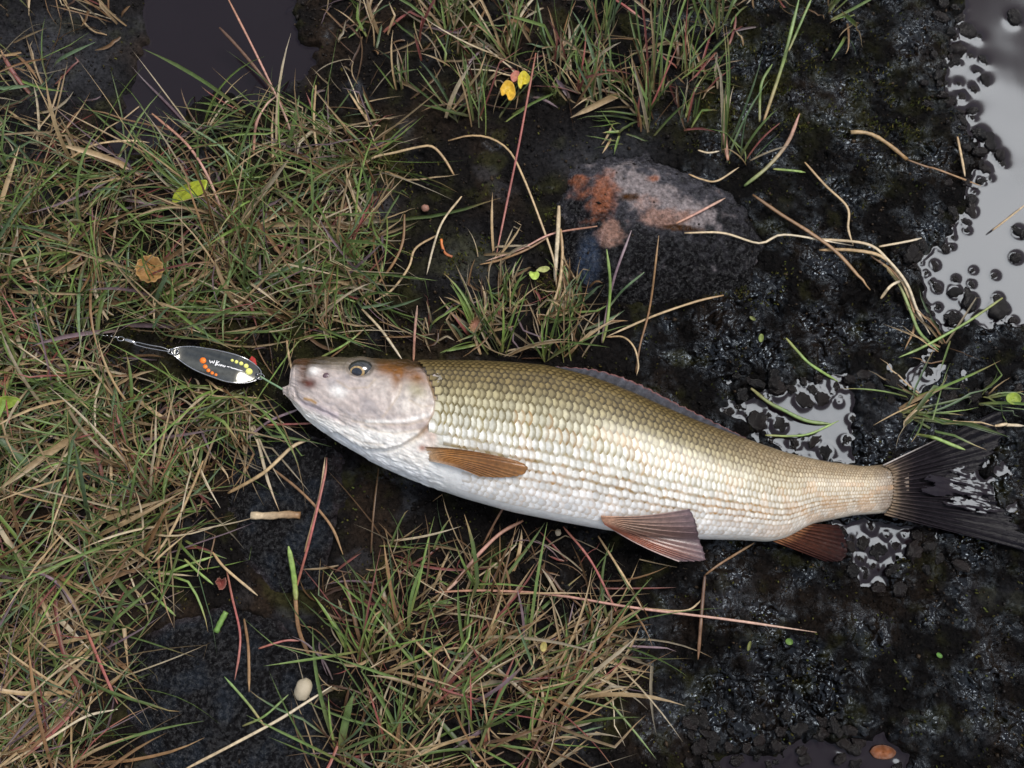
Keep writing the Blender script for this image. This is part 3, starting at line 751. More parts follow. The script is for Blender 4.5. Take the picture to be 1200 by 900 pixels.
# distinct tufts: base px, n, heading (deg), spread (deg), length px, elevation (deg), palette weights, label
MIXG = (.42, .2, .1, .12, .05, .08, .03, 0)
MIXD = (.2, .08, .06, .3, .12, .16, .06, .02)
TUFTS = [
    ((757, 150), 16, 105, 40, (45, 105), 42, MIXG, 'bushy green tuft just above the rusty stone, red at its root'),
    ((766, 112), 14, 92, 22, (90, 190), 50, MIXG, 'tall upright tuft with red-brown stalk bases behind the bushy one'),
    ((852, 178), 9, 88, 22, (60, 150), 45, MIXG, 'slim tuft of tan stalks with one thick orange-tan base'),
    ((874, 186), 8, 80, 55, (30, 70), 35, MIXG, 'little forked green shoot beside the pink-tipped blade'),
    ((698, 122), 13, 115, 30, (50, 130), 40, MIXG, 'tuft with yellowing orange bases leaning over the yellow leaves'),
    ((726, 160), 13, 195, 75, (22, 45), 15, (.4, .4, .1, .1, 0, 0, 0, 0), 'low sprawling tuft of short bright green blades on the stone edge'),
    ((536, 140), 14, 110, 60, (35, 85), 35, MIXG, 'fanned green tuft at the mossy bank left of two wide blades'),
    ((473, 104), 10, 105, 25, (40, 75), 48, MIXG, 'short stiff tuft of upright green blades by grey straws'),
    ((561, 148), 9, 88, 25, (55, 110), 48, MIXG, 'narrow upright tuft with a single dark green spear'),
    ((592, 134), 5, 42, 14, (55, 90), 25, (.3, .7, 0, 0, 0, 0, 0, 0), 'pair of wide bright green blades under the yellow leaves'),
    ((596, 62), 20, 105, 40, (50, 120), 40, MIXD, 'thick mixed tuft of dry straw and green above the yellow leaves'),
    ((655, 72), 18, 90, 40, (45, 105), 42, MIXG, 'green tuft between the yellow leaves and the red-stalked tuft'),
    ((442, 142), 10, 150, 45, (35, 80), 25, MIXD, 'sparse flattened tuft of pale and green blades on bare peat'),
    ((806, 142), 10, 85, 40, (25, 65), 35, MIXG, 'small yellow-green tuft growing from the moss cushion'),
    ((838, 36), 16, 95, 40, (40, 100), 42, MIXG, 'curly topped tuft of green blades with bent straw'),
    ((705, 44), 16, 95, 40, (50, 110), 45, MIXG, 'dense tuft crossed by a dark red stalk'),
    ((528, 36), 14, 110, 50, (40, 100), 35, MIXD, 'untidy tuft of bleached stalks and thin green blades'),
    ((430, 30), 8, 120, 60, (30, 80), 30, MIXD, 'thin tuft near the corner of the purple-brown pool'),
    ((972, 12), 10, 90, 60, (30, 80), 35, MIXG, 'small green tuft on the black bank near the grey pool'),
    ((1000, 30), 7, 200, 60, (30, 60), 25, MIXG, 'few thin green blades on the black bank near the grey pool'),
    ((588, 416), 18, 75, 50, (40, 95), 38, MIXG, 'bristly green tuft growing right behind the back of the fish'),
    ((640, 422), 17, 85, 40, (45, 110), 40, MIXG, 'taller tuft mixing straw and green at the front end of the back fin'),
    ((558, 388), 13, 100, 70, (30, 80), 30, MIXG, 'tuft with a pinkish withered heart behind the shoulder of the fish'),
    ((668, 418), 9, 80, 45, (35, 85), 38, MIXD, 'wispy tuft of straw touching the start of the back fin'),
    ((575, 308), 8, 60, 70, (30, 75), 25, (.1, .05, .1, .4, .25, .1, 0, 0), 'dry bleached tuft with knotted pale stalks on bare peat'),
    ((1058, 486), 16, 15, 35, (50, 110), 12, (.4, .3, .1, .1, .1, 0, 0, 0), 'flattened green tuft lying over the upper lobe of the tail'),
    ((1080, 476), 12, 185, 35, (40, 90), 12, (.35, .3, .1, .15, .1, 0, 0, 0), 'green blades swept back from the tail towards the puddle'),
    ((1150, 470), 9, 10, 40, (40, 80), 15, (.45, .35, .1, .1, 0, 0, 0, 0), 'wet green tuft with a round leaf beside the tail tip'),
    ((1110, 410), 10, 160, 90, (30, 80), 20, MIXD, 'wet tuft of rushes on the bank below the grey pool'),
    ((425, 770), 22, 95, 55, (50, 130), 30, MIXG, 'green tuft spreading from a red-brown root by the pale shell'),
    ((395, 880), 20, 60, 70, (50, 120), 30, MIXG, 'bright green tuft below the pale shell'),
    ((470, 878), 20, 95, 60, (50, 120), 30, MIXG, 'wide green tuft with a long bluish blade lying across it'),
    ((470, 735), 18, 110, 60, (50, 120), 28, MIXG, 'tuft of crossing green and straw blades under the belly of the fish'),
    ((555, 770), 20, 55, 45, (55, 140), 22, MIXD, 'swept dry tuft leaning towards the pelvic fin'),
    ((612, 765), 18, 50, 40, (50, 140), 20, MIXD, 'combed straw tuft with its tips near the pelvic fin'),
    ((560, 690), 14, 60, 60, (50, 110), 25, MIXD, 'loose tuft crossed by the long pinkish stem'),
    ((650, 850), 14, 40, 60, (40, 110), 15, (.1, .05, .05, .4, .15, .22, .03, 0), 'withered tan tuft at the edge of the glistening black peat'),
    ((560, 870), 18, 80, 70, (45, 110), 25, MIXG, 'short green and brown tuft beside the withered tan one'),
    ((510, 820), 16, 100, 70, (45, 110), 25, MIXG, 'tuft of narrow blades with a straw-coloured centre between wider green ones'),
    ((690, 745), 10, 30, 45, (40, 100), 12, (.05, .03, .02, .45, .2, .25, 0, 0), 'flat straw wisps lying on wet peat below the pelvic fin'),
]
for (bx, by), nb, hd, sp, lr, em, share, lab in TUFTS:
    w0 = P(bx, by, 0.0); z0 = float(top_z(w0[:1], w0[1:2])[0])
    root = empty('grass_tuft', (w0[0], w0[1], z0)); tag(root, lab, 'grass tuft', 'grass tufts on the peat')
    off = np.array([bx, by]) + rng.normal(0, 10 if by > 600 else 6, (nb, 2))
    w = P(off[:, 0], off[:, 1], 0.0); w[:, 2] = top_z(w[:, 0], w[:, 1]) - 0.001
    el = np.clip(np.radians(rng.normal(em, 15, nb)), 0.03, 1.3)
    V, C, ok = blades(w, np.radians(hd + rng.normal(0, sp * .8, nb)), el, rng.uniform(*lr, nb) * (0.00060 if by > 600 else 0.00056), rng.lognormal(math.log(2.5), 0.3, nb) * 0.0005, rng.uniform(0.0, 0.9, nb), rng.normal(0, 0.35, nb),
                      rng.choice(KIDX, nb, p=np.array(share) / sum(share)), rng.normal(0, 0.4, nb))
    for k in range(nb):
        if ok[k]:
            obj('blade', mesh('blade', V[k] - np.array([w0[0], w0[1], z0]), BF, C[k]), M_GRASS, root)


# ------------------------------------------------------------------ the fish
def outline(pts, x):
    p = np.array(pts, float); return np.interp(x, p[:, 0], p[:, 1])
def smoothed(pts):
    xs = np.arange(333, 1063, 0.5); y = outline(pts, xs)
    k = np.exp(-np.linspace(-2.2, 2.2, 61) ** 2); k /= k.sum()
    ys = np.convolve(np.pad(y, 30, 'edge'), k, 'valid')
    k2 = np.exp(-np.linspace(-2, 2, 9) ** 2); k2 /= k2.sum(); y = np.convolve(np.pad(y, 4, 'edge'), k2, 'valid')
    w = sm(350, 385, xs); return xs, y * (1 - w) + ys * w
XT, YT = smoothed(FISH_TOP); XB, YB = smoothed(FISH_BOT)
HT = [(333, .0016), (338, .003), (343, .0065), (352, .009), (380, .0135), (420, .0185), (470, .0228), (520, .0245), (580, .0258), (660, .0262), (740, .0250), (820, .0215), (880, .0175), (940, .0125), (1000, .0095), (1040, .0075), (1062, .0045)]
ZM = [(333, .0195), (420, .0205), (520, .0215), (700, .0215), (800, .019), (900, .0145), (1000, .0095), (1062, .0062)]
def fish_axis(x):
    t = np.interp(x, XT, YT); b = np.interp(x, XB, YB); zm = outline(ZM, x)
    A = P(x, t, zm); B = P(x, b, zm)
    return (A + B) / 2, (A - B) / 2, outline(HT, x), zm
xs_h = np.arange(333, 1063, 0.5); _k = np.ones(41) / 41
_HS = np.convolve(np.pad(outline(HT, xs_h), 20, 'edge'), _k, 'valid'); _HS = np.where(xs_h < 350, outline(HT, xs_h), _HS)
def surf(x, th, off=0.0):
    """point on the fish for station x (px) and angle th: 0 back, pi/2 upper flank towards the sky, pi belly"""
    M, A, h, zm = fish_axis(x); h = np.interp(x, xs_h, _HS)
    c = np.cos(th); s = np.sin(th)
    e = 2 / 2.15
    cc = np.sign(c) * np.abs(c) ** e; ss = np.sign(s) * np.abs(s) ** e
    p = M + A * cc[..., None]
    p[..., 2] += h * ss
    if np.any(off):
        n = A / (np.sum(A * A, -1) + 1e-12)[..., None] * np.linalg.norm(A, axis=-1)[..., None] ** 1 * 0
        la = np.linalg.norm(A, axis=-1) + 1e-9
        n = A / la[..., None] * (c / la)[..., None]; n[..., 2] = n[..., 2] + s / h
        n /= np.linalg.norm(n, axis=-1)[..., None]
        p = p + n * np.asarray(off)[..., None]
    return p

OPERC = [(330, 400), (470, 416), (492, 428), (500, 440), (506, 456), (511, 472), (509.5, 484), (502, 498), (489, 511), (471, 521.5), (453, 526.5), (430, 526), (414, 519), (395, 506), (370, 510), (330, 480)]
MAXIL = [(345, 455), (350, 467), (358, 473), (368, 477), (383, 483), (393, 489), (404, 496)]
SEAMS = [([(414, 493), (430, 496), (447, 497), (478, 498), (506, 490)], .0005, 1.3), ([(425, 499), (445, 505), (464, 508), (495, 503)], .00035, 1.2),
         ([(471, 454), (467, 465), (458, 478), (449, 489)], .0002, 2.2), ([(405, 507), (425, 517), (450, 520)], .0003, 1.1), ([(400, 511), (415, 520), (440, 525)], .0003, 1.0),
         ([(480, 470), (495, 478), (507, 476)], .0003, 1.2), ([(440, 447), (432, 455), (410, 457), (396, 448)], .0002, 2.0)]
xs = np.r_[np.arange(333, 350, 0.45), np.arange(350, 520, 0.7), np.arange(520, 1062.1, 1.3)]
th = np.r_[np.linspace(0, math.pi, 190), np.linspace(math.pi, 2 * math.pi, 42)[1:-1]]
X, T = np.meshgrid(xs, th, indexing='ij')
V0 = surf(X, T)
px, py = proj(V0); up = np.sin(T) > -0.05
off = np.zeros(X.shape)
osd = sdist(px, py, OPERC)
tt0 = (py - np.interp(px, XT, YT)) / (np.interp(px, XB, YB) - np.interp(px, XT, YT)); rimf = sm(0.0, 0.22, tt0) * sm(1.02, 0.86, tt0)
hd = sm(528, 512, px)
off += np.where(up, 0.0020 * sm(-0.6, 2.2, osd) * hd * rimf, 0)
off -= np.where(up, 0.0013 * np.exp(-((osd + 2.5) / 2.5) ** 2) * hd * sm(415, 425, py), 0)
for ln, dp, wd in SEAMS: off -= np.where(up, dp * np.exp(-(ldist(px, py, ln) / wd) ** 2), 0)
off -= np.where(up, 0.0011 * np.exp(-(ldist(px, py, MAXIL) / 1.7) ** 2), 0)
off += np.where(up, 0.0007 * np.exp(-(ldist(px, py, [(350, 463), (370, 473), (392, 483)]) / 4) ** 2), 0)
off -= np.where(up, 0.0030 * sm(0.0, 1.0, 1.25 - np.hypot((px - 422) / 13.5, (py - 433.5) / 10.0)) , 0)      # orbit
off += np.where(up, 0.0004 * np.exp(-((np.hypot((px - 422) / 15.5, (py - 433) / 11.5) - 1.12) / .13) ** 2), 0)
off -= np.where(up, 0.0014 * gauss(px, py, 383, 441.5, 3.2, 2.6) + 0.0010 * gauss(px, py, 365, 449, 4, 3.5), 0)
off += np.where(up, 0.0010 * gauss(px, py, 368, 437, 7, 6) + 0.0008 * gauss(px, py, 353, 456, 5, 3), 0)
off -= np.where(up, 0.0010 * gauss(px, py, 356, 440, 4, 14, 8), 0)
off += np.where(up, 0.0009 * fbm(X / 22, T * 5, 3, 301) * hd - 0.0006 * np.abs(fbm(X / 16, T * 14, 2, 305)) * hd * sm(470, 490, py), 0)
off += 0.00025 * fbm(X / 9, T * 12, 2, 302) * hd
V = surf(X, T, off)
tt = (py - np.interp(px, XT, YT)) / (np.interp(px, XB, YB) - np.interp(px, XT, YT))
tt = np.where(up, tt, np.where(np.cos(T) > 0, 0.1, 0.95))
n1 = fbm(X / 26, T * 4, 3, 310); n2 = fbm(X / 9, T * 9, 3, 311)
C = np.empty(X.shape + (3,)); C[:] = (0.60, 0.585, 0.52)
C = mix(C, (0.10, 0.075, 0.03), sm(0.36, 0.02, tt))
C = mix(C, (0.74, 0.74, 0.72), sm(0.68, 0.86, tt) * sm(980, 800, px))
C = mix(C, (0.50, 0.40, 0.28), sm(760, 1000, px) * sm(0.2, 0.5, tt) * (0.55 + 0.5 * n1))
C = mix(C, (0.42, 0.22, 0.08), sm(0.25, 0.5, n2) * sm(640, 900, px) * sm(0.3, 0.5, tt) * 0.55)
# head colours
H = np.empty_like(C); H[:] = (0.48, 0.41, 0.375)
H = mix(H, (0.37, 0.33, 0.325), sm(-0.1, 0.35, n1) * 0.75)
H = mix(H, (0.035, 0.022, 0.009), sm(438, 424.5, py - 3 * n1 - 6 * gauss(px, py, 470, 425, 30, 20)))
H = mix(H, (0.24, 0.20, 0.15), gauss(px, py, 405, 429, 28, 9) * .75 + gauss(px, py, 440, 447, 18, 9) * .35)
H = mix(H, (0.20, 0.080, 0.018), np.clip(gauss(px, py, 488, 444, 16, 10, 30) + gauss(px, py, 454, 434, 15, 9, 10) + gauss(px, py, 466, 447, 7, 15, 15) * .9, 0, 1) * np.clip(1.0 + .6 * n2, 0, 1))
H = mix(H, (0.24, 0.21, 0.09), gauss(px, py, 489, 461, 14, 9, 25) * .8)
jaw = np.interp(px, [343, 360, 404, 445, 480, 512], [464, 477, 497, 501, 503, 500])
H = mix(H, (0.80, 0.765, 0.70), sm(-1, 7, py - jaw + 3 * n2) * .92)
H = mix(H, (0.66, 0.60, 0.53), np.clip(gauss(px, py, 488, 478, 22, 14, 10) + .5 * gauss(px, py, 455, 462, 24, 12, 20), 0, 1) * np.clip(.75 + .9 * n2, 0, 1))
H = mix(H, (0.84, 0.81, 0.76), np.clip(gauss(px, py, 397, 460, 10, 6, 15) + gauss(px, py, 368, 437, 7, 4.5) + .8 * np.exp(-(ldist(px, py, [(430, 494), (470, 494), (503, 487)]) / 2.2) ** 2) + gauss(px, py, 385, 500, 26, 9, 30) + gauss(px, py, 440, 515, 34, 12, 20), 0, 1))  # pale jaw skin, plus white highlights on snout and cheek painted into the colour
H = mix(H, (0.17, 0.14, 0.11), np.exp(-((np.hypot((px - 422) / 15.5, (py - 432) / 11) - 1.0) / .28) ** 2) * .75 * sm(452, 436, py))
H = H * (1 + .22 * n2 + .12 * fbm(X / 3.5, T * 22, 2, 317))[..., None]
H = mix(H, (0.47, 0.40, 0.43), np.exp(-(ldist(px, py, [(356, 471), (378, 480), (394, 487)]) / 4.2) ** 2) * .75)
H = mix(H, (0.075, 0.028, 0.008), np.clip(gauss(px, py, 356, 437, 8, 17, 6) * 1.1 + gauss(px, py, 362, 451, 7, 4, 20) * .8 + gauss(px, py, 350, 424, 9, 3), 0, 1) * (.8 + .5 * n2))
H = mix(H, (0.10, 0.02, 0.010), np.clip(gauss(px, py, 365, 450, 7, 5.5) + gauss(px, py, 383.5, 441.5, 2.8, 2.4) * .8, 0, 1) * .9)
H = mix(H, (0.36, 0.19, 0.03), np.exp(-(ldist(px, py, [(358, 467), (366, 469), (371, 472)]) / 1.6) ** 2) * .85)
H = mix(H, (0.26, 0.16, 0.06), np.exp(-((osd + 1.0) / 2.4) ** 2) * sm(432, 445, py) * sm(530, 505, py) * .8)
H = mix(H, (0.50, 0.34, 0.26), gauss(px, py, 508, 508, 13, 16) * .7)
H = mix(H, (0.30, 0.09, 0.04), gauss(px, py, 495, 525, 5, 4) * .8)
for ln, dp, wd in SEAMS: H = mix(H, (0.46, 0.35, 0.22), np.exp(-(ldist(px, py, ln) / 1.3) ** 2) * .35)
H = mix(H, (0.76, 0.77, 0.77), sm(0.80, 0.95, tt) * sm(350, 380, px))
C = mix(C, (0.14, 0.10, 0.07), sm(1030, 1056, px))
H = H * (1 + .25 * fbm(X / 7, T * 10, 3, 319))[..., None]
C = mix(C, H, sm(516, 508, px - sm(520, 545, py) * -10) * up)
fish = empty('grayling_fish', tuple(P(600, 530, 0.0)))
fish.name = 'fish'
tag(fish, 'silver scaled fish with brown fins lying on its side on the peat', 'fish')
FL = np.array(fish.location)
nu, nv = X.shape
Fq = [tuple(f) for f in grid_faces(nu, nv, True)]
Fq.append(tuple(range(nv))); Fq.append(tuple((nu - 1) * nv + k for k in range(nv - 1, -1, -1)))
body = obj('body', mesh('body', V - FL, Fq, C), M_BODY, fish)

# scales: overlapping shields in rows along the body, too small to pick apart one by one
sv, sc, sf = [], [], []
UU = np.linspace(-0.70, 0.70, 6); WW = np.linspace(-0.56, 0.56, 7)
_w = np.interp(np.linspace(0, 1, 26), [0, .15, .45, .8, 1], [.62, .75, 1.12, 1.12, .9]); row_th = 0.07 + np.r_[0, np.cumsum(_w[:-1])] / _w[:-1].sum() * (math.pi - 0.22)
row_d = np.gradient(row_th)
cols = [497.0]
while cols[-1] < 1052: cols.append(cols[-1] + max(0.0425 * (np.interp(cols[-1], XB, YB) - np.interp(cols[-1], XT, YT)), 3.2))
cols = np.array(cols)
for ri, t0 in enumerate(row_th):
    dth = row_d[ri]
    for ci in range(len(cols) - 1):
        dx = cols[ci + 1] - cols[ci]; xc = cols[ci] + (dx * 0.5 if ri % 2 else 0)
        dep = np.interp(xc, XB, YB) - np.interp(xc, XT, YT)
        p0 = surf(np.array([xc]), np.array([t0]))[0]; qx, qy = proj(p0)
        if sdist(np.array([qx]), np.array([qy]), OPERC)[0] > -3.5: continue
        tq = (qy - np.interp(qx, XT, YT)) / dep
        if qx < 545 and tq > 0.50 + 0.006 * (qx - 505) * 1.0: continue                # bare skin round the pectoral fin base
        if tq > 0.93 or xc > 1040 + rng.uniform(-9, 7): continue
        u, v = np.meshgrid(UU, WW, indexing='ij')
        jit = rng.normal(0, 0.05, 2)
        round_ = 1 - 0.62 * (np.abs(v) / 0.56) ** 2.0
        uu = np.where(u > 0, u * round_ * 1.05, u)
        xv = xc + (uu + jit[0]) * dx * 1.15; tv = t0 + (v + jit[1]) * dth * 1.28
        lift = 0.00016 + 0.00025 * float(sm(.98, .75, np.array(tq))) * np.clip(u + 0.70, 0, 1.4) / 1.4 * (1 - 0.45 * (np.abs(v) / .56) ** 3) * min(1, dx / 6)
        pts = surf(np.clip(xv, 333, 1062), tv, lift)
        ctr = np.interp(tq, [0, .12, .25, .38, .52, .7, .86, 1], [0, .8, 2, 3, 4, 5, 6, 6])
        cpal = np.array([(0.15, 0.105, 0.038), (0.23, 0.175, 0.07), (0.42, 0.37, 0.21), (0.60, 0.58, 0.45), (0.77, 0.77, 0.71), (0.79, 0.785, 0.74), (0.80, 0.80, 0.79)])
        epal = np.array([(0.030, 0.019, 0.006), (0.040, 0.027, 0.008), (0.085, 0.064, 0.02), (0.17, 0.135, 0.045), (0.25, 0.20, 0.085), (0.21, 0.13, 0.04), (0.46, 0.37, 0.26)])
        lo = int(ctr); fr = ctr - lo; hi = min(lo + 1, 6)
        cc_ = cpal[lo] * (1 - fr) + cpal[hi] * fr; ce = epal[lo] * (1 - fr) + epal[hi] * fr
        tailw = float(sm(780, 1010, np.array(qx)))
        blot = float(fbm(np.array([qx / 30]), np.array([qy / 14]), 2, 333)[0])
        cc_ = cc_ * (1 - tailw * .7) + (np.array((0.47, 0.385, 0.27)) * (1 + .3 * blot)) * tailw * .7
        ce = ce * (1 - tailw * .6) + np.array((0.26, 0.16, 0.07)) * tailw * .6
        fade = float(sm(1012, 1046, np.array(qx))) * .75; cc_ = cc_ * (1 - fade) + np.array((0.15, 0.10, 0.065)) * fade; ce = ce * (1 - fade) + np.array((0.06, 0.04, 0.03)) * fade
        if blot > 0.06 and tq > 0.33 and qx > 600: ce = ce * .55 + np.array((0.36, 0.18, 0.05)) * .45; cc_ = cc_ * (1 - .35 * tailw) + np.array((0.34, 0.17, 0.06)) * .35 * tailw
        low = float(sm(.42, .62, np.array(tq)))
        e_all = sm(0.60, 1.0, np.hypot(np.clip(u + .15, 0, 1) / .72, v / .56)); e_row = sm(.30, .72, np.abs(v) / .56)
        edge = np.clip(np.maximum(e_all * (1 - .45 * low), e_row * low * .95 * float(sm(.95, .72, np.array(tq))) ) * rng.uniform(.75, 1.1), 0, 1)
        colr = cc_ * rng.uniform(0.78, 1.12) * (1 - edge[..., None]) + ce * rng.uniform(.8, 1.2) * edge[..., None]
        b0 = len(sv) * 42
        sv.append(pts.reshape(-1, 3)); sc.append(colr.reshape(-1, 3)); sf.append(grid_faces(6, 7) + b0)
scl = obj('scales', mesh('scales', np.concatenate(sv) - FL, np.concatenate(sf), np.concatenate(sc)), M_SCALE, fish)
scl['kind'] = 'stuff'

def body_z(px, py):
    px = np.asarray(px, float); py = np.asarray(py, float)
    z = np.full(px.shape, 0.03)
    for _ in range(6):
        w = P(px, py, z); zm = outline(ZM, px)
        q = w.copy(); q[..., 2] = zm
        ax_, ay_ = proj(q)
        t = np.interp(ax_, XT, YT); b = np.interp(ax_, XB, YB); c = np.clip(1 - 2 * (ay_ - t) / (b - t), -1, 1)
        s = (1 - np.abs(c) ** 2.15) ** (1 / 2.15)
        z = zm + np.interp(ax_, xs_h, _HS) * s
    return z

# eye: ball > iris, pupil
ez = float(body_z(420, 434)); ec = P(422.0, 433.0, ez) + np.array([0, 0, -0.0030])
def dome(center, rx, ry, hgt, a0, a1, nrm, nr=9, ns=28):
    """cap of an ellipsoid between polar angles a0..a1 about direction nrm"""
    nrm = np.asarray(nrm, float); nrm /= np.linalg.norm(nrm)
    e1 = np.cross(np.array([0, 1, 0.0]), nrm); e1 /= np.linalg.norm(e1); e2 = np.cross(nrm, e1)
    a = np.linspace(a0, a1, nr)[:, None]; f = (np.arange(ns) * 2 * math.pi / ns)[None]
    Vv = (np.sin(a) * np.cos(f))[..., None] * e1 * rx + (np.sin(a) * np.sin(f))[..., None] * e2 * ry + (np.cos(a) * np.ones_like(f))[..., None] * nrm * hgt
    return Vv.reshape(-1, 3) + center, grid_faces(nr, ns, True)
v_, f_ = dome(ec, 0.0076, 0.0060, 0.0054, 0.02, 3.1, (0, 0, 1), 24, 36)
eye = obj('eye', mesh('eye', v_ - FL, f_), M_EYE, fish)
lk = np.array([-0.22, -0.34, 1.0])
def cap(a0, a1, sc, nr, ns):
    v, f = dome(np.zeros(3), 1, 1, 1, a0, a1, lk, nr, ns); v = v / np.linalg.norm(v, axis=1)[:, None]
    return v * np.array([0.0076, 0.0060, 0.0054]) * sc + ec, f
v_, f_ = cap(0.36, 0.58, 1.012, 6, 36); obj('iris', mesh('iris', v_ - FL, f_), M_IRIS, eye)
v_, f_ = cap(0.005, 0.40, 1.016, 8, 30); obj('pupil', mesh('pupil', v_ - FL, f_), M_PUPIL, eye)
# nostril flap and lip
v_, f_ = dome(P(384, 441.5, float(body_z(384, 441.5))) + np.array([0, 0, 0.0010]), .0026, .0021, .0011, .02, 2.2, (0.2, 0, 1), 8, 16)
obj('nostril', mesh('nostril', v_ - FL, f_, np.tile((0.10, 0.06, 0.07), (len(v_), 1))), M_BODY, fish)
lipz = [.0200, .0225, .0235, .022]
v_, f_ = tube(smooth_line(np.array([P(336.5, 456.5, .0205), P(345, 455.5, .0245), P(354, 456, .0275), P(360, 453, .029)]), 14), np.linspace(.0010, .0018, 14), 10)
obj('lip', mesh('lip', v_ - FL, f_, np.tile((0.50, 0.42, 0.38), (len(v_), 1))), M_BODY, fish)

def fin(name, basep, tipp, nray, zfun, cfun, mat, ray_r, ridge=0.00035, thick=0.0004, na=90, nr=40, ragged=1.5, bow=None):
    """fin membrane spanned between a base line and a tip line given in photo pixels, with its rays as sub-parts"""
    bl = smooth_line(basep, na); tl = smooth_line(tipp, na)
    a = np.linspace(0, 1, na); s = np.linspace(0, 1, nr)
    saw = np.abs(((a * (nray - 1)) % 1.0) - 0.5) * 2          # 1 at a ray, 0 between
    rg = (saw * ragged + rng.normal(0, ragged * .25, na))
    d = tl - bl; L = np.linalg.norm(d, axis=1)[:, None] + 1e-9
    tl2 = tl + d / L * (rg[:, None] - ragged * .5)
    g = bl[:, None] + (tl2 - bl)[:, None] * s[None, :, None]
    if bow is not None:
        nrm = np.stack([-d[:, 1], d[:, 0]], -1) / L
        g = g + nrm[:, None] * (bow * np.sin(math.pi * s)[None, :, None])
    A, S = np.meshgrid(a, s, indexing='ij')
    Z = zfun(g[..., 0], g[..., 1], A, S)
    top = P(g[..., 0], g[..., 1], Z)
    rdg = ridge * (np.cos(A * (nray - 1) * 2 * math.pi) * .5 + .5) * (0.3 + .7 * (1 - S))
    top[..., 2] += rdg
    bot = top.copy(); bot[..., 2] -= thick + rdg * .5
    Ft = grid_faces(na, nr); N = na * nr
    ring = np.r_[np.arange(0, nr), np.arange(1, na) * nr + nr - 1, (na - 1) * nr + np.arange(nr - 2, -1, -1), np.arange(na - 2, 0, -1) * nr]
    sd_ = np.stack([ring, np.roll(ring, -1), np.roll(ring, -1) + N, ring + N], -1)
    FF = np.vstack([Ft[:, ::-1], Ft + N, sd_])
    col = cfun(A, S); col = col * (0.8 + .35 * (np.cos(A * (nray - 1) * 2 * math.pi) * .5 + .5))[..., None]
    o = obj(name, mesh(name, np.vstack([top.reshape(-1, 3), bot.reshape(-1, 3)]) - FL, FF, np.vstack([col.reshape(-1, 3)] * 2)), mat, fish)
    for k in range(nray):
        i = int(round(k / (nray - 1) * (na - 1)))
        pts = top[i, ::3]; m = len(pts)
        vv, ff = tube(pts + np.array([0, 0, 0.0001]), np.linspace(ray_r, ray_r * .3, m), 5)
        cc = np.repeat(col[i, ::3] * np.array([1.25, 1.2, 1.2]), 5, 0)
        obj('ray', mesh('ray', vv - FL, ff, cc), mat, o)
    return o

def lerpc(stops, t):
    st = np.array([s[0] for s in stops]); c = np.array([s[1] for s in stops])
    return np.stack([np.interp(t, st, c[:, k]) for k in range(3)], -1)

fin('pectoral_fin', [(496, 524), (498, 530), (503, 540)], [(588, 535.5), (607, 540.5), (618, 547.5), (612, 556), (590, 559.5), (562, 558.5)], 12,
    lambda x, y, A, S: body_z(x, y) - .0012 + 0.0024 * sm(0, .2, S) + 0.0035 * np.sin(S * 2.6) * (1 - .5 * A),
    lambda A, S: mix(mix(lerpc([(0, (.50, .36, .22)), (.2, (.34, .16, .045)), (.65, (.19, .075, .014)), (1, (.27, .12, .03))], S), (.10, .05, .02), sm(.18, .0, A) * .85), (.50, .42, .33), sm(.75, 1, A) * sm(.7, .1, S) * .6),
    M_FIN, .00030, bow=-2.5)
fin('pelvic_fin', [(704, 605), (705, 609), (709, 615)], [(800, 599), (808, 597), (815, 611), (819, 630), (826, 652), (822, 657), (795, 658)], 14,
    lambda x, y, A, S: np.maximum(body_z(x, y) + .0012, 0.0165 - .004 * A * S) * (1 - sm(.3, 1, A) * S * 0.25) + .0015 * np.sin(S * 3.1),
    lambda A, S: mix(mix(lerpc([(0, (.46, .26, .16)), (.3, (.27, .17, .12)), (.75, (.20, .125, .11)), (1, (.15, .10, .11))], S), (.30, .085, .04), sm(.45, .85, A) * sm(1.05, .5, S) * .9), (.42, .33, .30), sm(.93, 1, A) * .8),
    M_FIN, .00034, ridge=.0005, bow=3.0)
fin('dorsal_fin', [(646, 432), (690, 444), (735, 461), (780, 481), (825, 500), (868, 515)], [(652, 429.5), (698, 433.5), (742, 447), (784, 468), (826, 489), (874, 513)], 22,
    lambda x, y, A, S: 0.0222 - 0.004 * A + .0030 * (1 - S) - .0005 * S,
    lambda A, S: mix(lerpc([(0, (.06, .05, .035)), (.3, (.045, .045, .05)), (.85, (.055, .055, .065)), (1, (.20, .08, .07))], S), (.10, .11, .13), (np.sin(A * 60) > .6) * .15),
    M_TAIL, .00028, ragged=1.6, na=140, nr=14)
fin('anal_fin', [(906, 634), (925, 627), (948, 614)], [(968, 658), (986, 657), (993, 645), (990, 630), (984, 616)], 11,
    lambda x, y, A, S: 0.0095 - .0075 * S + .0008 * np.sin(A * 9),
    lambda A, S: lerpc([(0, (.26, .12, .055)), (.2, (.055, .02, .012)), (1, (.018, .007, .007))], S), M_TAIL, .00034, ridge=.0005)
fin('tail_fin', [(1034, 545.5), (1044, 552), (1047, 572), (1044, 592), (1036, 603)],
    [(1165, 483), (1178, 484), (1172, 518), (1150, 545), (1142, 560), (1158, 580), (1188, 612), (1212, 646), (1198, 644)], 19,
    lambda x, y, A, S: np.maximum(0.0130 - .009 * sm(0, .55, S), (body_z(np.minimum(x, 1061), y) + .0004) * (x < 1061)) + .0012 * np.sin(A * 14 + S * 2) * S,
    lambda A, S: mix(lerpc([(0, (.20, .15, .10)), (.07, (.045, .035, .03)), (.2, (.011, .009, .011)), (1, (.006, .0055, .008))], S), (.30, .28, .26), sm(.03, .0, A) * sm(.6, .1, S) * .9),
    M_TAIL, .00045, ridge=.0008, na=150, ragged=8)

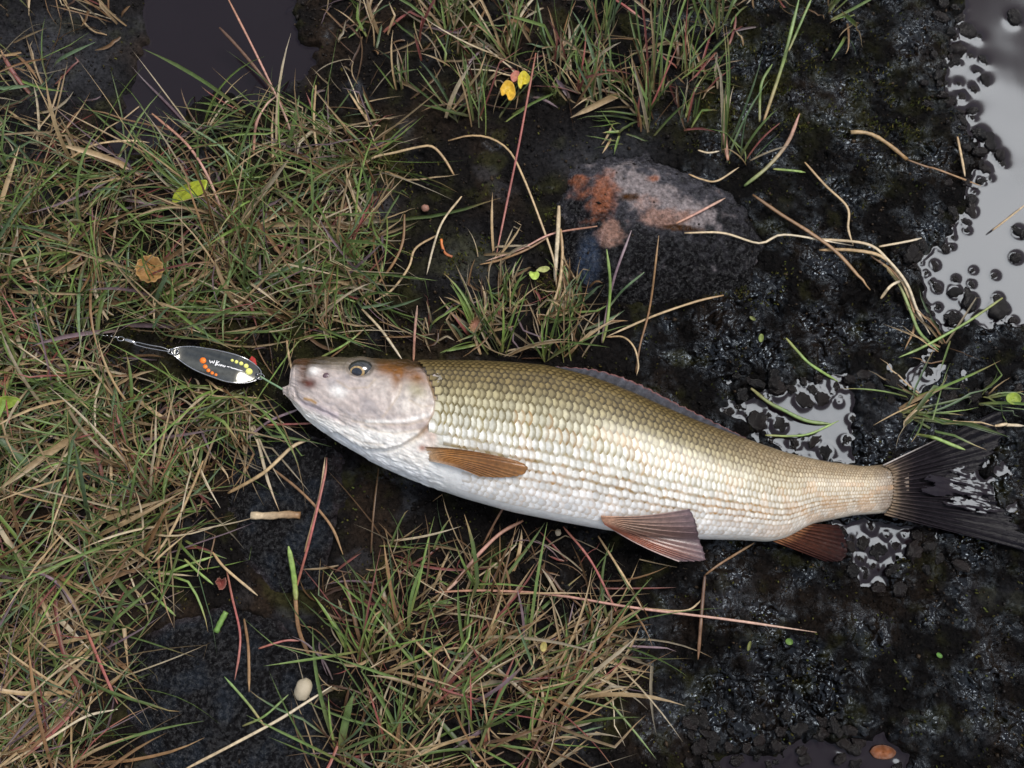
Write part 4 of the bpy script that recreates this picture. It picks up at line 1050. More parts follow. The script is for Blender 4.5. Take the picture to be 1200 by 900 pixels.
# streaks of water standing on the tail membrane
gxp, gyp = np.meshgrid(np.arange(1070, 1180, 0.9), np.arange(530, 622, 0.9), indexing='ij')
sdw = sdist(gxp, gyp, [(1076, 566), (1092, 553), (1118, 549), (1128, 540), (1150, 547), (1160, 572), (1170, 592), (1190, 615), (1160, 606), (1128, 602), (1100, 598), (1084, 584)])
stk = fbm(gxp / 40, (gyp - 0.2 * (gxp - 1070)) / 8, 3, 501) + 0.25 * sm(0, 14, sdw) + .12 * sm(590, 560, gyp)
okw = (stk > 0.13) & (sdw > 0)
zf = 0.0060 + 0.0075 * sm(1118, 1062, gxp) + 0.0009 * np.clip(stk - .10, 0, .5) + .0003 * fbm(gxp / 12, gyp / 12, 2, 502)
Fw = grid_faces(*gxp.shape); Fw = Fw[okw.ravel()[Fw].all(axis=1)]
uw = np.unique(Fw); rw = np.zeros(gxp.size, np.int64); rw[uw] = np.arange(len(uw))
structure(obj('puddle_water', mesh('puddle_water', P(gxp, gyp, zf).reshape(-1, 3)[uw], rw[Fw]), M_WATER), 'streaks of water standing on the dark tail fin')

# ------------------------------------------------------------------ spoon lure with its ring, swivel and hook shank
SP = np.array([(201, 410), (205, 408), (212, 406.6), (225, 406), (240, 408), (255, 410.5), (277, 416), (293, 423), (304, 432), (306.5, 438), (303, 443.5), (294, 447.6), (282, 448.8), (266, 447.2), (250, 442), (233, 435.6), (220, 428.6), (209.5, 421), (202, 414.5)])
ring_ = smooth_line(np.vstack([SP, SP[:1]]), 73)[:-1]
cen = np.array([254, 428.0])
lw = P(254, 428, 0.0); lz0 = float(np.max(top_z(*P(ring_[:, 0], ring_[:, 1], 0.0)[:, :2].T)))
LZ = lz0 + 0.007
lure = empty('spoon_lure', (lw[0], lw[1], lz0)); tag(lure, 'dark chrome spoon lure with orange and yellow dots in front of the fish mouth', 'fishing lure')
LL = np.array(lure.location)
ax_dir = np.array([102, 31.0]) / math.hypot(102, 31)
def spoon_z(qx, qy):
    u = ((qx - 254) * ax_dir[0] + (qy - 428) * ax_dir[1]) / 54
    v = (-(qx - 254) * ax_dir[1] + (qy - 428) * ax_dir[0]) / 15
    return LZ + 0.0012 * v ** 2 - 0.0115 * .07 * np.log1p(np.exp((u - .50) / .07)) + 0.0115 * .05 * np.log1p(np.exp((-u - .82) / .05))
K = 16
rr = np.linspace(0.02, 1, K)
G = cen + (ring_ - cen)[None] * rr[:, None, None]
zt = spoon_z(G[..., 0], G[..., 1]); tp = P(G[..., 0], G[..., 1], zt); bt = tp.copy(); bt[..., 2] -= .0009
nR = len(ring_); Ft = grid_faces(K, nR, True)
N = K * nR; o_ = (K - 1) * nR + np.arange(nR)
FF = [tuple(f) for f in np.vstack([Ft, Ft[:, ::-1] + N, np.stack([o_, o_ + N, np.roll(o_, -1) + N, np.roll(o_, -1)], -1)])]
FF += [tuple(range(nR))[::-1], tuple(N + k for k in range(nR))]
obj('blade', mesh('blade', np.vstack([tp.reshape(-1, 3), bt.reshape(-1, 3)]) - LL, FF), M_CHROME, lure)
vv, ff = tube(np.vstack([tp[-1], tp[-1][:1]]), .00042, 6); obj('rim', mesh('rim', vv - LL, ff), M_STEEL, lure)
def dot(nm, qx, qy, r, mat):
    a = np.arange(18) * 2 * math.pi / 18
    e = np.stack([qx + r * np.cos(a), qy + r * .95 * np.sin(a)], -1)
    t_ = P(e[:, 0], e[:, 1], spoon_z(e[:, 0], e[:, 1]) + .0003); c_ = P(qx, qy, spoon_z(qx, qy) + .00036)
    b_ = t_.copy(); b_[:, 2] -= .0004
    Vv = np.vstack([t_, b_, c_[None]]); f = [(k, (k + 1) % 18, 36) for k in range(18)] + [(k, k + 18, (k + 1) % 18 + 18, (k + 1) % 18) for k in range(18)]
    obj(nm, mesh(nm, Vv - LL, f), mat, lure)
for q in ((237.7, 422.4, 3.7), (240.4, 429.5, 2.6), (244, 434, 2.2), (248.5, 437, 1.9), (253, 439, 1.6)): dot('orange_dot', *q, M_ORANGE)
for q in ((272, 422.3, 1.7), (277, 424, 2.1), (282.6, 425.9, 2.4), (288.4, 428.9, 2.8), (291.8, 435.3, 4.0)): dot('yellow_dot', *q, M_YELLOW)
STROKES = [[(245.5, 422), (247, 425.5), (248.5, 423), (250, 426), (251.5, 422.5)], [(254.5, 422.5), (252, 428.5)], [(257, 423.5), (253, 426.5)], [(252, 428.5), (255, 426.8), (256, 428.8)],
           [(257.5, 426.5), (258, 429), (260, 427.4), (260.6, 429.6)], [(262, 427.8), (262.5, 430), (264.5, 428.6)], [(266, 429.5), (269, 430.2)], [(270, 430), (272, 431.5), (275, 432), (279, 433.4), (284, 434.6)]]
for st in STROKES:
    l = smooth_line(st, 9); pts = P(l[:, 0], l[:, 1], spoon_z(l[:, 0], l[:, 1]) + .0003)
    vv, ff = tube(pts, .00034, 5, .5); obj('lettering', mesh('lettering', vv - LL, ff), M_WHITE, lure)
def wire(nm, pts, r, mat, n=24, sides=7):
    vv, ff = tube(smooth_line(pts, n), r, sides); return obj(nm, mesh(nm, vv - LL, ff), mat, lure)
def ring3(qx, qy, z, rx, ry, k=20, tilt=.5):
    a = np.linspace(0, 2 * math.pi, k)
    p = P(qx + rx * np.cos(a), qy + ry * np.sin(a), z + tilt * .0005 * ry * np.sin(a)); return p
a = np.linspace(0, 2 * math.pi, 20)
hz = spoon_z(207.0, 413.0)
v_, f_ = dome(P(207, 413, hz + .0002), .0011, .0011, .0002, .02, 1.57, (0, 0, 1), 4, 18); obj('eye_hole', mesh('eye_hole', v_ - LL, f_), M_PUPIL, lure)
wire('snap_ring', ring3(203, 412, hz + .0012, 6.5, 3.2), .00032, M_STEEL, 28)
v_, f_ = dome(P(300.5, 439, spoon_z(300.5, 439) + .0002), .0010, .0010, .0002, .02, 1.57, (0, 0, 1), 4, 18); obj('eye_hole', mesh('eye_hole', v_ - LL, f_), M_PUPIL, lure)
wire('split_ring', ring3(304.5, 441, spoon_z(304, 441) + .001, 5.0, 3.4), .00034, M_STEEL, 28)
zt0 = LZ + .003
wire('snap', [P(200, 411, zt0), P(190, 407, zt0 + .001), P(176, 404.5, zt0 + .002), P(160, 401, zt0 + .001), P(157, 403, zt0), P(170, 407, zt0), P(186, 410, zt0), P(199, 412, zt0)], .00030, M_STEEL, 40)
v_, f_ = tube(np.array([P(160, 402, zt0), P(156, 400.6, zt0), P(152, 399.4, zt0), P(148, 398.4, zt0), P(145, 397.6, zt0)]), [.0006, .0012, .0013, .0012, .0005], 10)
obj('swivel_barrel', mesh('swivel_barrel', v_ - LL, f_), M_STEEL, lure)
wire('swivel_eye', ring3(141.5, 397, zt0, 4, 2.4), .0003, M_STEEL, 24)
for k in range(3): wire('leader_twist', [P(138 - 5 * k, 396.5 - .8 * k, zt0 - .0005 * k), P(135.5 - 5 * k, 394.5 - .8 * k, zt0 + .0008), P(133 - 5 * k, 396.5 - .8 * k, zt0 - .0005 * k)], .0003, M_STEEL, 10, 5)
wire('leader', [P(125, 394, zt0 - .001), P(100, 388, zt0), P(70, 378, zt0 - .002), P(30, 366, zt0 - .004)], .00009, M_STEEL, 20, 5)
wire('hook_shank', [P(305, 441, LZ + .0002), P(314, 446.5, LZ + .003), P(324, 452, LZ + .007), P(334, 457.5, .0185), P(342, 459, .021)], .00055, M_GREENWIRE, 20)
tv = [P(291, 423, LZ - .002), P(295, 417, LZ - .0005), P(299, 420, LZ - .001), P(301, 428, LZ - .002)]
tv2 = [p - np.array([0, 0, .0006]) for p in tv]
obj('red_tag', mesh('red_tag', np.array(tv + tv2) - LL, [(0, 1, 2, 3), (7, 6, 5, 4), (0, 4, 5, 1), (1, 5, 6, 2), (2, 6, 7, 3), (3, 7, 4, 0)], smooth=False), M_REDTAG, lure)

# ------------------------------------------------------------------ leaves and small bits
def leaf(name, poly, lift, c_in, c_edge, label, cat='leaf', cup=0.002, vein=None, mat=None, thick=.0004, group=None, jag=0.0, tiltz=(0, 0)):
    p = np.array(poly, float); rg = smooth_line(np.vstack([p, p[:1]]), 61)[:-1]
    cn = rg.mean(0)
    if jag: rg = cn + (rg - cn) * (1 + jag * np.sin(np.arange(60) * 2 * math.pi * 12 / 60))[:, None]
    K = 10; rr = np.linspace(.03, 1, K)[:, None, None]
    g = cn + (rg - cn)[None] * rr
    w = P(g[..., 0], g[..., 1], 0.0)
    wc = P(*cn, 0.0); zb = float(np.max(top_z(w[-1, :, 0], w[-1, :, 1]))) + lift
    q = g - cn; ext = np.abs(rg - cn).max()
    z = zb + cup * (rr[..., 0] ** 2 - .4) + 0.0012 * fbm(w[..., 0] * 160, w[..., 1] * 160, 2, 401) + tiltz[0] * q[..., 0] / ext + tiltz[1] * q[..., 1] / ext
    col = np.array(c_in) * (1 - rr ** 2) + np.array(c_edge) * rr ** 2 + np.zeros(g.shape[:2] + (1,))
    if vein is not None:
        dv = ldist(g[..., 0], g[..., 1], vein); z = z - .0006 * np.exp(-(dv / 1.2) ** 2)
        col = mix(col, np.array(c_in) * .6, np.exp(-(dv / 1.0) ** 2) * .6)
    tpv = P(g[..., 0], g[..., 1], z); btv = tpv.copy(); btv[..., 2] -= thick
    ns = 60; N = K * ns; o_ = (K - 1) * ns + np.arange(ns); Ft = grid_faces(K, ns, True)
    FF = [tuple(f) for f in np.vstack([Ft, Ft[:, ::-1] + N, np.stack([o_, o_ + N, np.roll(o_, -1) + N, np.roll(o_, -1)], -1)])] + [tuple(range(ns))[::-1], tuple(N + k for k in range(ns))]
    O = np.array([wc[0], wc[1], zb])
    o = obj(name, mesh(name, np.vstack([tpv.reshape(-1, 3), btv.reshape(-1, 3)]) - O, FF, np.vstack([col.reshape(-1, 3)] * 2)), mat or M_LEAF)
    o.location = O
    return tag(o, label, cat, group)
def ell(cx, cy, rx, ry, ang=0, k=14):
    a = np.arange(k) * 2 * math.pi / k; c, s = math.cos(math.radians(ang)), math.sin(math.radians(ang))
    return [(cx + rx * math.cos(t) * c - ry * math.sin(t) * s, cy + rx * math.cos(t) * s + ry * math.sin(t) * c) for t in a]
leaf('leaf', [(201, 239), (203, 229), (209, 221), (220, 215), (232, 211.5), (242, 211), (242, 217), (238, 226), (226, 232), (212, 236)], .016, (.40, .44, .03), (.34, .40, .03), 'yellow-green willow leaf perched on the sward', vein=[(203, 237), (222, 224), (241, 213)], cup=.0015, tiltz=(.004, 0))
leaf('leaf', ell(175, 315, 16.5, 16, 0), .014, (.34, .17, .055), (.40, .23, .08), 'round scalloped brown birch leaf in the sward', vein=[(170, 300), (176, 330)], cup=.004, jag=.05)
leaf('leaf', [(586, 104), (590, 97), (594, 94), (600, 96), (603, 102), (604, 111), (600, 117), (596, 117), (593, 110), (588, 112)], .009, (.72, .46, .03), (.62, .36, .04), 'lobed golden yellow leaf, lower one of the pair by the wide green blades', cup=.002)
leaf('leaf', [(607, 90), (611, 84), (615, 83), (619, 87), (622, 92), (618, 98), (613, 99), (610, 104), (607, 99)], .010, (.66, .52, .03), (.58, .50, .05), 'lemon yellow leaf lying against the golden one', cup=.002)
leaf('leaf', [(598, 88), (603, 83), (608, 84), (608, 92), (602, 96), (599, 93)], .008, (.55, .22, .14), (.50, .16, .12), 'small salmon-pink leaf scrap behind the yellow leaves', cup=.001)
leaf('leaf', [(-12, 474), (-4, 467), (8, 464), (20, 466), (24, 470), (16, 476), (2, 482), (-10, 482)], .018, (.22, .30, .04), (.24, .32, .05), 'plain green leaf low in the sward left of the lure', cup=.002)
leaf('leaf', [(1019, 881), (1024, 875), (1033, 873), (1043, 875), (1050, 881), (1046, 888), (1036, 890), (1025, 888)], .0015, (.20, .055, .008), (.10, .03, .006), 'small orange-brown leaf floating in the black pool', cup=.0005)
leaf('leaf', ell(1188, 467, 9, 7, 10), .008, (.26, .34, .04), (.22, .30, .04), 'round green leaf in the wet tuft by the tail tip', cup=.001)
leaf('leaf', [(620, 322), (621, 318), (626, 319), (630, 318), (632, 322), (629, 327), (624, 327)], .005, (.46, .60, .10), (.42, .56, .12), 'tiny heart-shaped lime green sprout on bare peat', cat='sprout', cup=.001)
leaf('leaf', [(628, 317), (633, 313), (641, 312), (644, 315), (638, 319)], .005, (.40, .42, .14), (.42, .44, .16), 'tiny olive sprout leaf touching the lime green sprout', cat='sprout', cup=.0005)
leaf('leaf', ell(925, 752, 4.5, 3.8, 20), .002, (.10, .19, .03), (.08, .15, .02), 'small round green leaf on glistening black peat', cup=.0005)
leaf('leaf', ell(1101, 768, 4, 2.6, 40), .002, (.08, .22, .03), (.07, .16, .02), 'bright green fleck alone on the blackest peat', cup=.0005)
leaf('leaf', ell(878, 757, 2, 6, 15), .002, (.16, .17, .04), (.12, .13, .03), 'narrow yellow-green leaf scrap near the small round green leaf', cup=.0005)
leaf('leaf', ell(882, 373, 4, 2, 30), .002, (.18, .20, .06), (.15, .17, .05), 'pale green seedling leaf on the bank, upper of a stacked pair', cup=.0005)
leaf('leaf', ell(892, 396, 3, 5, 5), .002, (.17, .22, .04), (.14, .18, .04), 'pale green seedling leaf on the bank, lower of a stacked pair', cup=.0005)
leaf('leaf', ell(637, 758, 4, 6, 10), .006, (.42, .36, .10), (.36, .28, .08), 'mustard leaf scrap among swept straw', cup=.0005)
leaf('leaf', [(252, 682), (256, 677), (260, 679), (264, 677), (265, 684), (262, 690), (257, 691), (255, 687)], .004, (.24, .06, .05), (.28, .12, .09), 'crumpled dark pink petal beside the wet black stone', cat='petal', cup=.004, jag=.04)
leaf('leaf', ell(557, 380, 6, 10, 30), .006, (.34, .16, .11), (.28, .20, .09), 'withered pinkish leaf at the heart of a tuft', cup=.003, jag=.15)
def lumpy(name, cx, cy, rx, ry, rz, ang, mat, label, cat, lift=0.6, seed=3):
    import bmesh
    bm = bmesh.new(); bmesh.ops.create_icosphere(bm, subdivisions=3, radius=1.0)
    for v in bm.verts:
        co = v.co; v.co = co * (1 + .12 * float(pn(np.array([co.x * 2 + seed]), np.array([co.y * 2 + co.z]), seed)[0]))
    me = bpy.data.meshes.new(name); bm.to_mesh(me); bm.free(); me.polygons.foreach_set('use_smooth', np.ones(len(me.polygons), bool)); me.materials.append(mat)
    w = P(cx, cy, 0.0); o = obj(name, me); o.scale = (px_r(rx), px_r(ry), px_r(rz)); o.rotation_euler = (0, 0, math.radians(ang))
    o.location = (w[0], w[1], float(top_z(w[:1], w[1:2])[0]) + px_r(rz) * lift)
    return tag(o, label, cat)
lumpy('pale_shell', 360, 805, 9, 12, 8, -12, M_SHELL, 'pale oval shell in grass beside the broad smooth stone', 'shell', 1.4)
lumpy('pale_chip', 654, 624, 3.5, 4, 3, 0, M_SHELL, 'tiny cream chip on peat close under the belly', 'chip', 1.0, 5)
lumpy('pale_chip', 660, 359, 5, 4, 3, 0, M_SHELL, 'tiny whitish chip beside the straw stalks behind the back fin', 'chip', .6, 8)
lumpy('fungus_cap', 499, 247, 5, 4.5, 4, 0, make_mat('fungus', (.26, .13, .09), .5, var=(600, .8, 1.2)), 'small pinkish brown bud on a pale stalk on bare peat', 'fungus', 2.0, 6)
# chopped straw and cut green piece: short hollow-looking tubes
def piece(name, pts, r, c0, c1, label, cat, sides=8, flat=.6):
    l = smooth_line(np.array(pts, float), 10); w = P(l[:, 0], l[:, 1], 0.0)
    z = np.max(top_z(w[:, 0], w[:, 1])) + r * .6
    q = P(l[:, 0], l[:, 1], z); O = q[0].copy()
    vv, ff = tube(q, r * (1 + .12 * np.sin(np.arange(10) * 2.1)), sides, flat)
    cc = np.repeat(np.array(c0) + (np.array(c1) - np.array(c0)) * np.linspace(0, 1, 10)[:, None], sides, 0)
    o = obj(name, mesh(name, vv - O, ff, cc), M_STEM); o.location = O
    return tag(o, label, cat)
piece('straw_piece', [(294, 604), (315, 604.5), (335, 603), (352, 604)], .0021, (.50, .40, .26), (.20, .11, .05), 'short thick cut straw lying on the wet black stone', 'straw')
piece('grass_piece', [(253, 741), (258, 730), (265, 717)], .0016, (.10, .19, .04), (.13, .22, .05), 'short cut green blade piece on the broad smooth stone', 'grass')
piece('orange_curl', [(517, 280), (518, 288), (522, 297), (530, 301)], .0008, (.55, .17, .04), (.3, .1, .04), 'tiny curled orange stem on bare peat', 'stem')
piece('dry_twig', [(997, 155), (1012, 155), (1027, 160), (1045, 172), (1063, 187)], .0013, (.34, .24, .12), (.26, .15, .06), 'thick upper half of a withered stalk on the black bank', 'twig')

# ------------------------------------------------------------------ single stems and blades, each traced on its own
G_ = {'t': 'straw', 'b': 'brown', 'd': 'dark', 'r': 'red', 'p': 'pink', 'w': 'pale', 'g': 'green', 'l': 'bright', 'v': 'purple', 'x': 'greenpink', 'y': 'tangreen', 'u': 'bluish'}
STEMS = [  # colour, width px, lift mm at start/middle/end, points, label
    ('b', 3.2, (9, 6, 1), [(474, 251), (472, 283), (460, 310), (433, 345), (429, 354)], 'brown stem curving past the small bud into the sward'),
    ('t', 2.8, (3, 5, 1), [(513, 275), (487, 291), (479, 313), (460, 339), (437, 354)], 'tan S-shaped stem beside the brown curved one'),
    ('w', 2.6, (8, 8, 1), [(541, 230), (519, 259), (508, 289), (500, 322)], 'thin pale bow-shaped straw on bare peat behind the fish'),
    ('w', 3.0, (2, 4, 6), [(424, 362), (447, 387), (471, 421)], 'pale straw slanting to the nape of the fish'),
    ('p', 3.0, (1, 8, 14), [(484.5, 423), (486, 390), (489, 358)], 'short upright pinkish stalk behind the nape of the fish'),
    ('r', 2.6, (22, 12, 1), [(628, 62), (607, 175), (594, 238), (581, 302)], 'long thin red stalk running down from the yellow leaves'),
    ('t', 2.6, (1, 6, 3), [(525, 165), (550, 159), (575, 162), (597, 177), (612, 205), (630, 250), (649, 305), (652, 337)], 'long arched tan stem beside the red stalk'),
    ('t', 3.2, (2, 7, 3), [(532, 205), (520, 185), (507, 172), (492, 172), (462, 179), (435, 186), (407, 210)], 'bent tan stalk with a hooked end over the moss patch'),
    ('p', 2.4, (3, 7, 2), [(700, 265), (647, 274), (612, 291), (569, 306)], 'pinkish stem reaching from the knotted dry tuft to the stone'),
    ('b', 2.8, (4, 5, 1), [(652, 271), (620, 291), (585, 305), (562, 310)], 'brown stem alongside the pinkish one at the knotted dry tuft'),
    ('w', 5.0, (14, 8, 1), [(655, 241), (654, 270), (652, 299), (650, 330)], 'broad bleached stalk standing left of the rusty stone'),
    ('t', 3.6, (8, 5, 1), [(657, 268), (659, 300), (654, 340), (640, 372), (632, 400)], 'straw stalk leaning against the broad bleached one'),
    ('v', 3.0, (1, 9, 15), [(705, 402), (710, 370), (720, 325), (740, 270)], 'long purple blade pointing at the rusty stone'),
    ('l', 3.4, (1, 9, 13), [(706, 402), (712, 375), (715, 332), (711, 292)], 'green blade rising beside the long purple one'),
    ('u', 2.6, (1, 7, 8), [(712, 362), (730, 340), (755, 319)], 'grey-green blade forking from the long purple one'),
    ('b', 2.4, (1, 7, 12), [(745, 437), (750, 405), (762, 357), (772, 276)], 'fine brown stalk from the back fin up to the stone'),
    ('t', 2.8, (3, 5, 1), [(848, 346), (817, 353), (767, 370), (710, 395)], 'tan stem lying slantwise below the stone'),
    ('t', 2.2, (1, 6, 1), [(710, 395), (730, 395), (743, 407), (748, 427), (746, 440)], 'hooked tan stem curling down to the back fin'),
    ('p', 3.2, (2, 3, 3), [(792, 262), (820, 248), (850, 232)], 'pink blade tip lying on the rusty stone'),
    ('b', 4.4, (4, 6, 3), [(882, 228), (915, 251), (950, 273), (983, 298), (1020, 340)], 'stout orange-brown stalk crossing the black bank'),
    ('w', 2.8, (3, 5, 3), [(802, 273), (847, 273), (890, 285), (917, 275), (967, 282), (1000, 288)], 'wavy pale stem from the stone to the dry clump'),
    ('t', 3.0, (3, 6, 3), [(943, 190), (967, 217), (993, 243), (994, 268), (1000, 288)], 'kinked straw dropping to the dry clump'),
    ('x', 4.6, (1, 6, 14), [(872, 218), (900, 195), (923, 167), (937, 133)], 'pink-tipped blade springing from the bank by the forked shoot'),
    ('l', 3.0, (2, 4, 1), [(906, 198), (930, 200), (944, 202)], 'short flat green blade under the kinked straw'),
    ('b', 2.6, (3, 4, 2), [(1063, 187), (1085, 195), (1100, 199), (1150, 218)], 'thin brown stalk reaching over the lumps into the grey pool'),
    ('t', 3.2, (6, 5, 3), [(1122, 160), (1127, 185), (1131, 207)], 'short straw standing among lumps at the pool edge'),
    ('t', 4.2, (3, 9, 2), [(960, 293), (997, 293), (1032, 300), (1053, 321), (1069, 355), (1085, 374)], 'thick bent straw of the dry clump on the pool bank'),
    ('w', 3.6, (3, 10, 2), [(960, 280), (1016, 286), (1041, 305), (1063, 333), (1075, 364), (1090, 392)], 'second pale straw arching over the dry clump'),
    ('y', 4.0, (2, 8, 1), [(1030, 305), (1052, 330), (1066, 362), (1078, 390), (1100, 410)], 'green-and-tan blade at the core of the dry clump'),
    ('b', 3.0, (1, 6, 1), [(1020, 300), (1046, 318), (1064, 345), (1072, 380), (1060, 410)], 'brown stalk in the dry clump bending back to the bank'),
    ('w', 2.8, (6, 7, 6), [(1030, 289), (1063, 283), (1080, 279)], 'pale spur sticking out of the dry clump towards the lumps'),
    ('w', 3.4, (3, 6, 6), [(1032, 350), (1044, 335), (1058, 328)], 'curled pale blade end under the dry clump'),
    ('t', 2.2, (4, 4, 4), [(1163, 270), (1180, 257), (1204, 238)], 'thin straw floating on the grey pool'),
    ('l', 3.0, (8, 8, 3), [(1175, 349), (1134, 377), (1085, 405), (1053, 419)], 'slim green blade hanging over the lower shore of the pool'),
    ('l', 3.4, (4, 6, 2), [(921, 396), (935, 412), (950, 427), (982, 447)], 'yellow-green blade pointing into the small bright puddle'),
    ('g', 4.4, (4, 6, 3), [(880, 455), (900, 471), (917, 480), (945, 493), (975, 497)], 'wide green blade floating across the small bright puddle'),
    ('l', 2.6, (5, 5, 3), [(897, 510), (925, 511), (950, 508), (983, 493)], 'thin green blade across the puddle edge next to the back'),
    ('l', 4.0, (8, 8, 7), [(1074, 509), (1095, 513), (1115, 521), (1131, 527)], 'bright green blade resting on the upper tail lobe'),
    ('w', 3.6, (6, 7, 6), [(1166, 499), (1182, 498), (1200, 499)], 'pale blade scrap above the tail tip'),
    ('p', 2.8, (4, 8, 2), [(510, 694), (570, 692), (649, 697), (742, 712), (853, 726), (957, 741)], 'very long pinkish stem stretching over the glistening peat'),
    ('r', 2.6, (6, 8, 2), [(660, 617), (694, 660), (727, 727)], 'red stem slanting down beside the pelvic fin'),
    ('t', 2.6, (6, 9, 2), [(701, 628), (735, 682), (754, 716)], 'tan stem crossing the red one by the pelvic fin'),
    ('t', 2.2, (4, 5, 2), [(745, 712), (800, 716), (819, 706), (822, 700)], 'curved pale stem end meeting the forked twig'),
    ('d', 4.0, (2, 3, 2), [(826, 674), (823, 708), (818, 773)], 'dark upright twig on the peat below the fish'),
    ('b', 2.6, (2, 4, 3), [(826, 674), (845, 660), (884, 636)], 'thin brown branch slanting from the dark twig to the fish'),
    ('p', 4.0, (5, 9, 2), [(613, 610), (585, 626), (555, 656), (536, 680), (515, 700)], 'pinkish red blade emerging under the belly'),
    ('d', 2.4, (24, 22, 6), [(607, 560), (596, 584), (580, 612), (565, 640)], 'dark thin stem leaning on the flank below the pectoral fin'),
    ('w', 3.2, (5, 6, 3), [(216, 902), (270, 874), (324, 845), (356, 825), (389, 804)], 'long pale straw lying over the broad smooth stone'),
    ('r', 2.6, (3, 5, 1), [(266, 670), (272, 700), (281, 740), (280, 768), (275, 797)], 'red-brown bowed stem on the broad smooth stone'),
    ('b', 3.2, (2, 3, 1), [(286, 725), (291, 760), (292, 811)], 'dark brown stem next to the red-brown bowed one'),
    ('r', 2.4, (2, 3, 2), [(303, 760), (333, 751), (352, 751)], 'short red-brown stem pointing at the green tuft root'),
    ('y', 2.6, (3, 4, 2), [(310, 851), (291, 825), (263, 793)], 'half green half tan blade lying on the broad smooth stone'),
    ('g', 2.4, (2, 6, 4), [(284, 851), (310, 839), (338, 814)], 'fine green blade crossing the half tan one'),
    ('b', 4.6, (1, 5, 9), [(362, 768), (350, 737), (346, 700), (344, 680)], 'stout reddish brown stalk rooted left of the green tuft'),
    ('l', 6.0, (9, 11, 12), [(347, 703), (344, 673), (338, 640)], 'wide green blade on the stout reddish stalk'),
    ('r', 3.0, (9, 12, 8), [(347, 690), (363, 632), (380, 560), (383, 536)], 'red stem rising from the stout stalk to the throat'),
    ('t', 3.0, (5, 6, 2), [(249, 647), (264, 666), (302, 698)], 'tan bowed stem above the pink petal'),
    ('l', 2.8, (3, 5, 2), [(177, 694), (190, 707), (206, 722)], 'short pale green blade at the edge of the broad smooth stone'),
    ('l', 3.0, (6, 7, 3), [(177, 680), (217, 663), (250, 652)], 'thin green blade spreading from the sward over black peat'),
    ('l', 2.8, (6, 6, 3), [(216, 655), (232, 670), (250, 685)], 'green blade ending at the dark pink petal'),
    ('t', 4.2, (3, 8, 4), [(267, 578), (309, 554), (342, 524), (363, 515)], 'twisted tan blade reaching for the jaw of the fish'),
    ('v', 3.2, (3, 6, 8), [(285, 518), (315, 494), (351, 479)], 'greyish stem pointing at the lower jaw'),
    ('r', 2.4, (4, 6, 8), [(312, 498), (340, 497), (368, 496)], 'thin crimson blade beneath the lower jaw'),
    ('b', 3.0, (4, 5, 2), [(319, 549), (348, 572), (372, 596), (390, 620), (402, 650)], 'brown stem crossing beside the cut straw piece'),
    ('t', 2.6, (2, 5, 8), [(357, 647), (375, 578), (381, 536)], 'tan upright stem under the throat of the fish'),
    ('t', 2.8, (14, 12, 8), [(336, 398), (338, 415), (342, 434)], 'straw touching the snout of the fish'),
    ('l', 2.8, (4, 6, 5), [(374, 420), (402, 405), (420, 392)], 'thin green blade behind the forehead of the fish'),
    ('b', 2.4, (2, 4, 2), [(386, 420), (404, 406), (428, 384)], 'brown stem paired with the green blade behind the forehead'),
    ('d', 4.0, (20, 14, 2), [(257, 32), (283, 60), (313, 97), (337, 133)], 'dark red-brown stalk leaning over the purple-brown pool'),
    ('p', 2.6, (24, 16, 2), [(267, -2), (300, 63), (333, 133), (348, 177)], 'long thin pink stem leaning over the purple-brown pool'),
    ('p', 3.2, (16, 16, 2), [(178, 133), (217, 167), (240, 200), (257, 240), (263, 267)], 'arching pinkish stalk behind the yellow-green leaf'),
    ('u', 3.0, (16, 14, 6), [(207, 140), (260, 173), (297, 213)], 'straight grey-green blade beside the arching stalk'),
    ('t', 2.8, (22, 14, 3), [(370, 100), (368, 150), (377, 200)], 'upright tan stalk at the far side of the sward'),
    ('p', 3.4, (3, 12, 14), [(297, 180), (300, 147), (310, 125), (323, 113)], 'curving pink blade near the dark red-brown stalk'),
    ('t', 3.0, (8, 10, 4), [(75, 190), (110, 170), (150, 165), (175, 167)], 'orange-tan stem along the near shore of the purple-brown pool'),
    ('w', 3.0, (6, 9, 5), [(0, 900), (60, 864), (100, 840), (138, 831)], 'pale bowed straw lying left of the broad smooth stone'),
    ('r', 3.4, (12, 10, 4), [(101, 738), (120, 784), (138, 825)], 'straight red stalk pointing at the broad smooth stone'),
    ('w', 2.6, (8, 9, 6), [(100, 768), (76, 782), (50, 798)], 'short pale straw near the straight red stalk'),
    ('t', 3.2, (14, 12, 3), [(238, 540), (224, 574), (200, 624), (178, 656)], 'long tan straw edging the sward by the black peat'),
    ('v', 3.4, (12, 14, 6), [(8, 665), (40, 670), (68, 684), (92, 719)], 'drooping purple-grey blade in the lower sward'),
    ('y', 4.2, (1, 12, 26), [(895, 142), (915, 82), (922, 57), (937, -4)], 'tall tan-based green stalk standing alone on the mossy bank'),
    ('g', 3.4, (1, 8, 12), [(890, 143), (892, 100), (905, 75)], 'dark green leaf at the foot of the lone tall stalk'),
    ('g', 3.0, (18, 22, 28), [(924, 60), (938, 28), (952, -4)], 'upper green leaf of the lone tall stalk'),
    ('p', 5.0, (2, 8, 10), [(853, 188), (850, 165), (848, 140), (852, 110)], 'thick orange-tan stalk base above the stone'),
    ('r', 3.2, (14, 16, 20), [(710, -6), (728, 4), (750, 20)], 'dark crimson stalk across the dense back tuft'),
    ('w', 2.4, (4, 4, 3), [(818, 176), (830, 179), (843, 177)], 'tiny pale blade scrap above the stone'),
    ('t', 2.4, (2, 4, 2), [(807, 204), (822, 210), (840, 212), (866, 196)], 'thin wavy tan stem above the stone end'),
]
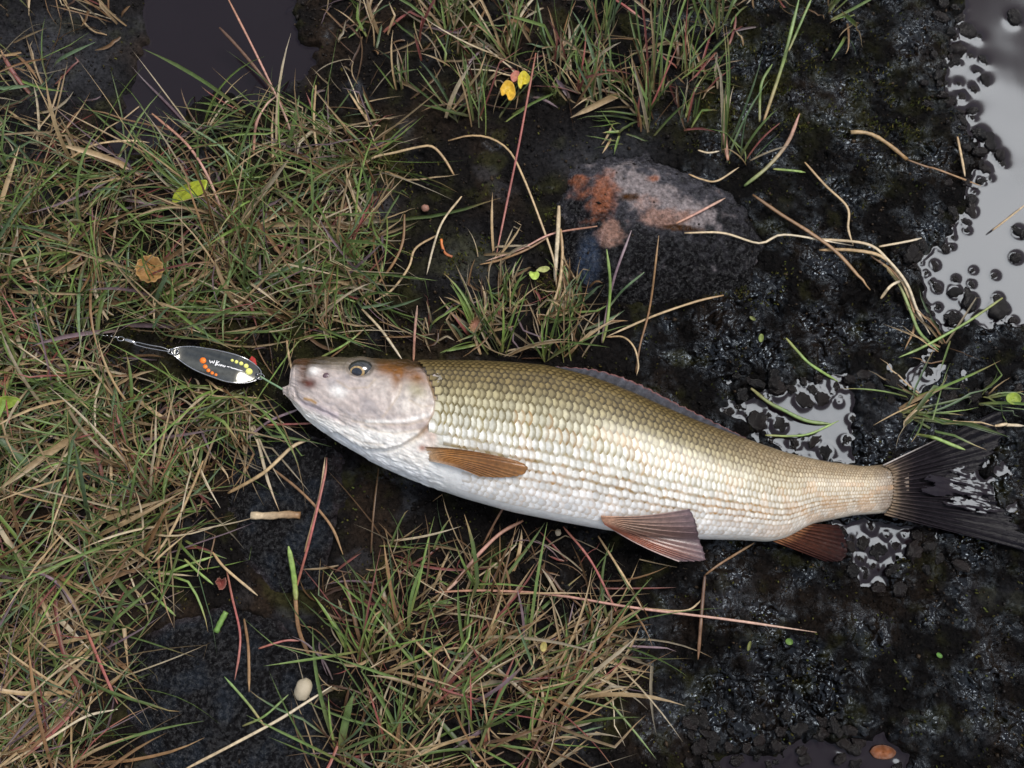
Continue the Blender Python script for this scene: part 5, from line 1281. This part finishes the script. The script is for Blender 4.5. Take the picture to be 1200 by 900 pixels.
def stem(colk, wpx, lifts, pts, label):
    l = smooth_line(pts, 26); s = np.linspace(0, 1, 26)
    w = P(l[:, 0], l[:, 1], 0.0)
    z = top_z(w[:, 0], w[:, 1])
    k_ = np.ones(7) / 7; z = np.maximum(z * 0 - .004, np.convolve(np.pad(z, 3, 'edge'), k_, 'valid'))
    lift = np.interp(s, [0, .5, 1], lifts) * .001 * .8
    c = P(l[:, 0], l[:, 1], z + lift + .0006)
    zz = np.maximum(c[:, 2], top_z(c[:, 0], c[:, 1]) + .0005); c[:, 2] = zz
    r = wpx * .00025 * np.minimum(1, (1 - s) * 5 + .25) * np.minimum(1, .6 + s * 4)
    r = r * (1 + .05 * np.sin(s * 23 + len(label)))
    sides = 6; vv, ff = tube(c, r, sides, .3)
    pc = np.array(PAL[G_[colk]]); cc = np.where(s[:, None] < .45, pc[0] + (pc[1] - pc[0]) * (s / .45)[:, None], pc[1] + (pc[2] - pc[1]) * ((s - .45) / .55)[:, None])
    cc = cc * (1 + .22 * pn(s * 9 + len(label), s * 0 + .3, len(pts)))[:, None]
    O = c[0].copy(); nm = 'grass_sprig' if colk in 'glxyu' else 'withered_straw'
    o = obj(nm, mesh(nm, vv - O, ff, np.repeat(cc, sides, 0)), M_STEM); o.location = O
    tag(o, label, 'sprig' if colk in 'glxyu' else 'straw', 'single straws and grasses lying about')
for st in STEMS: stem(*st)
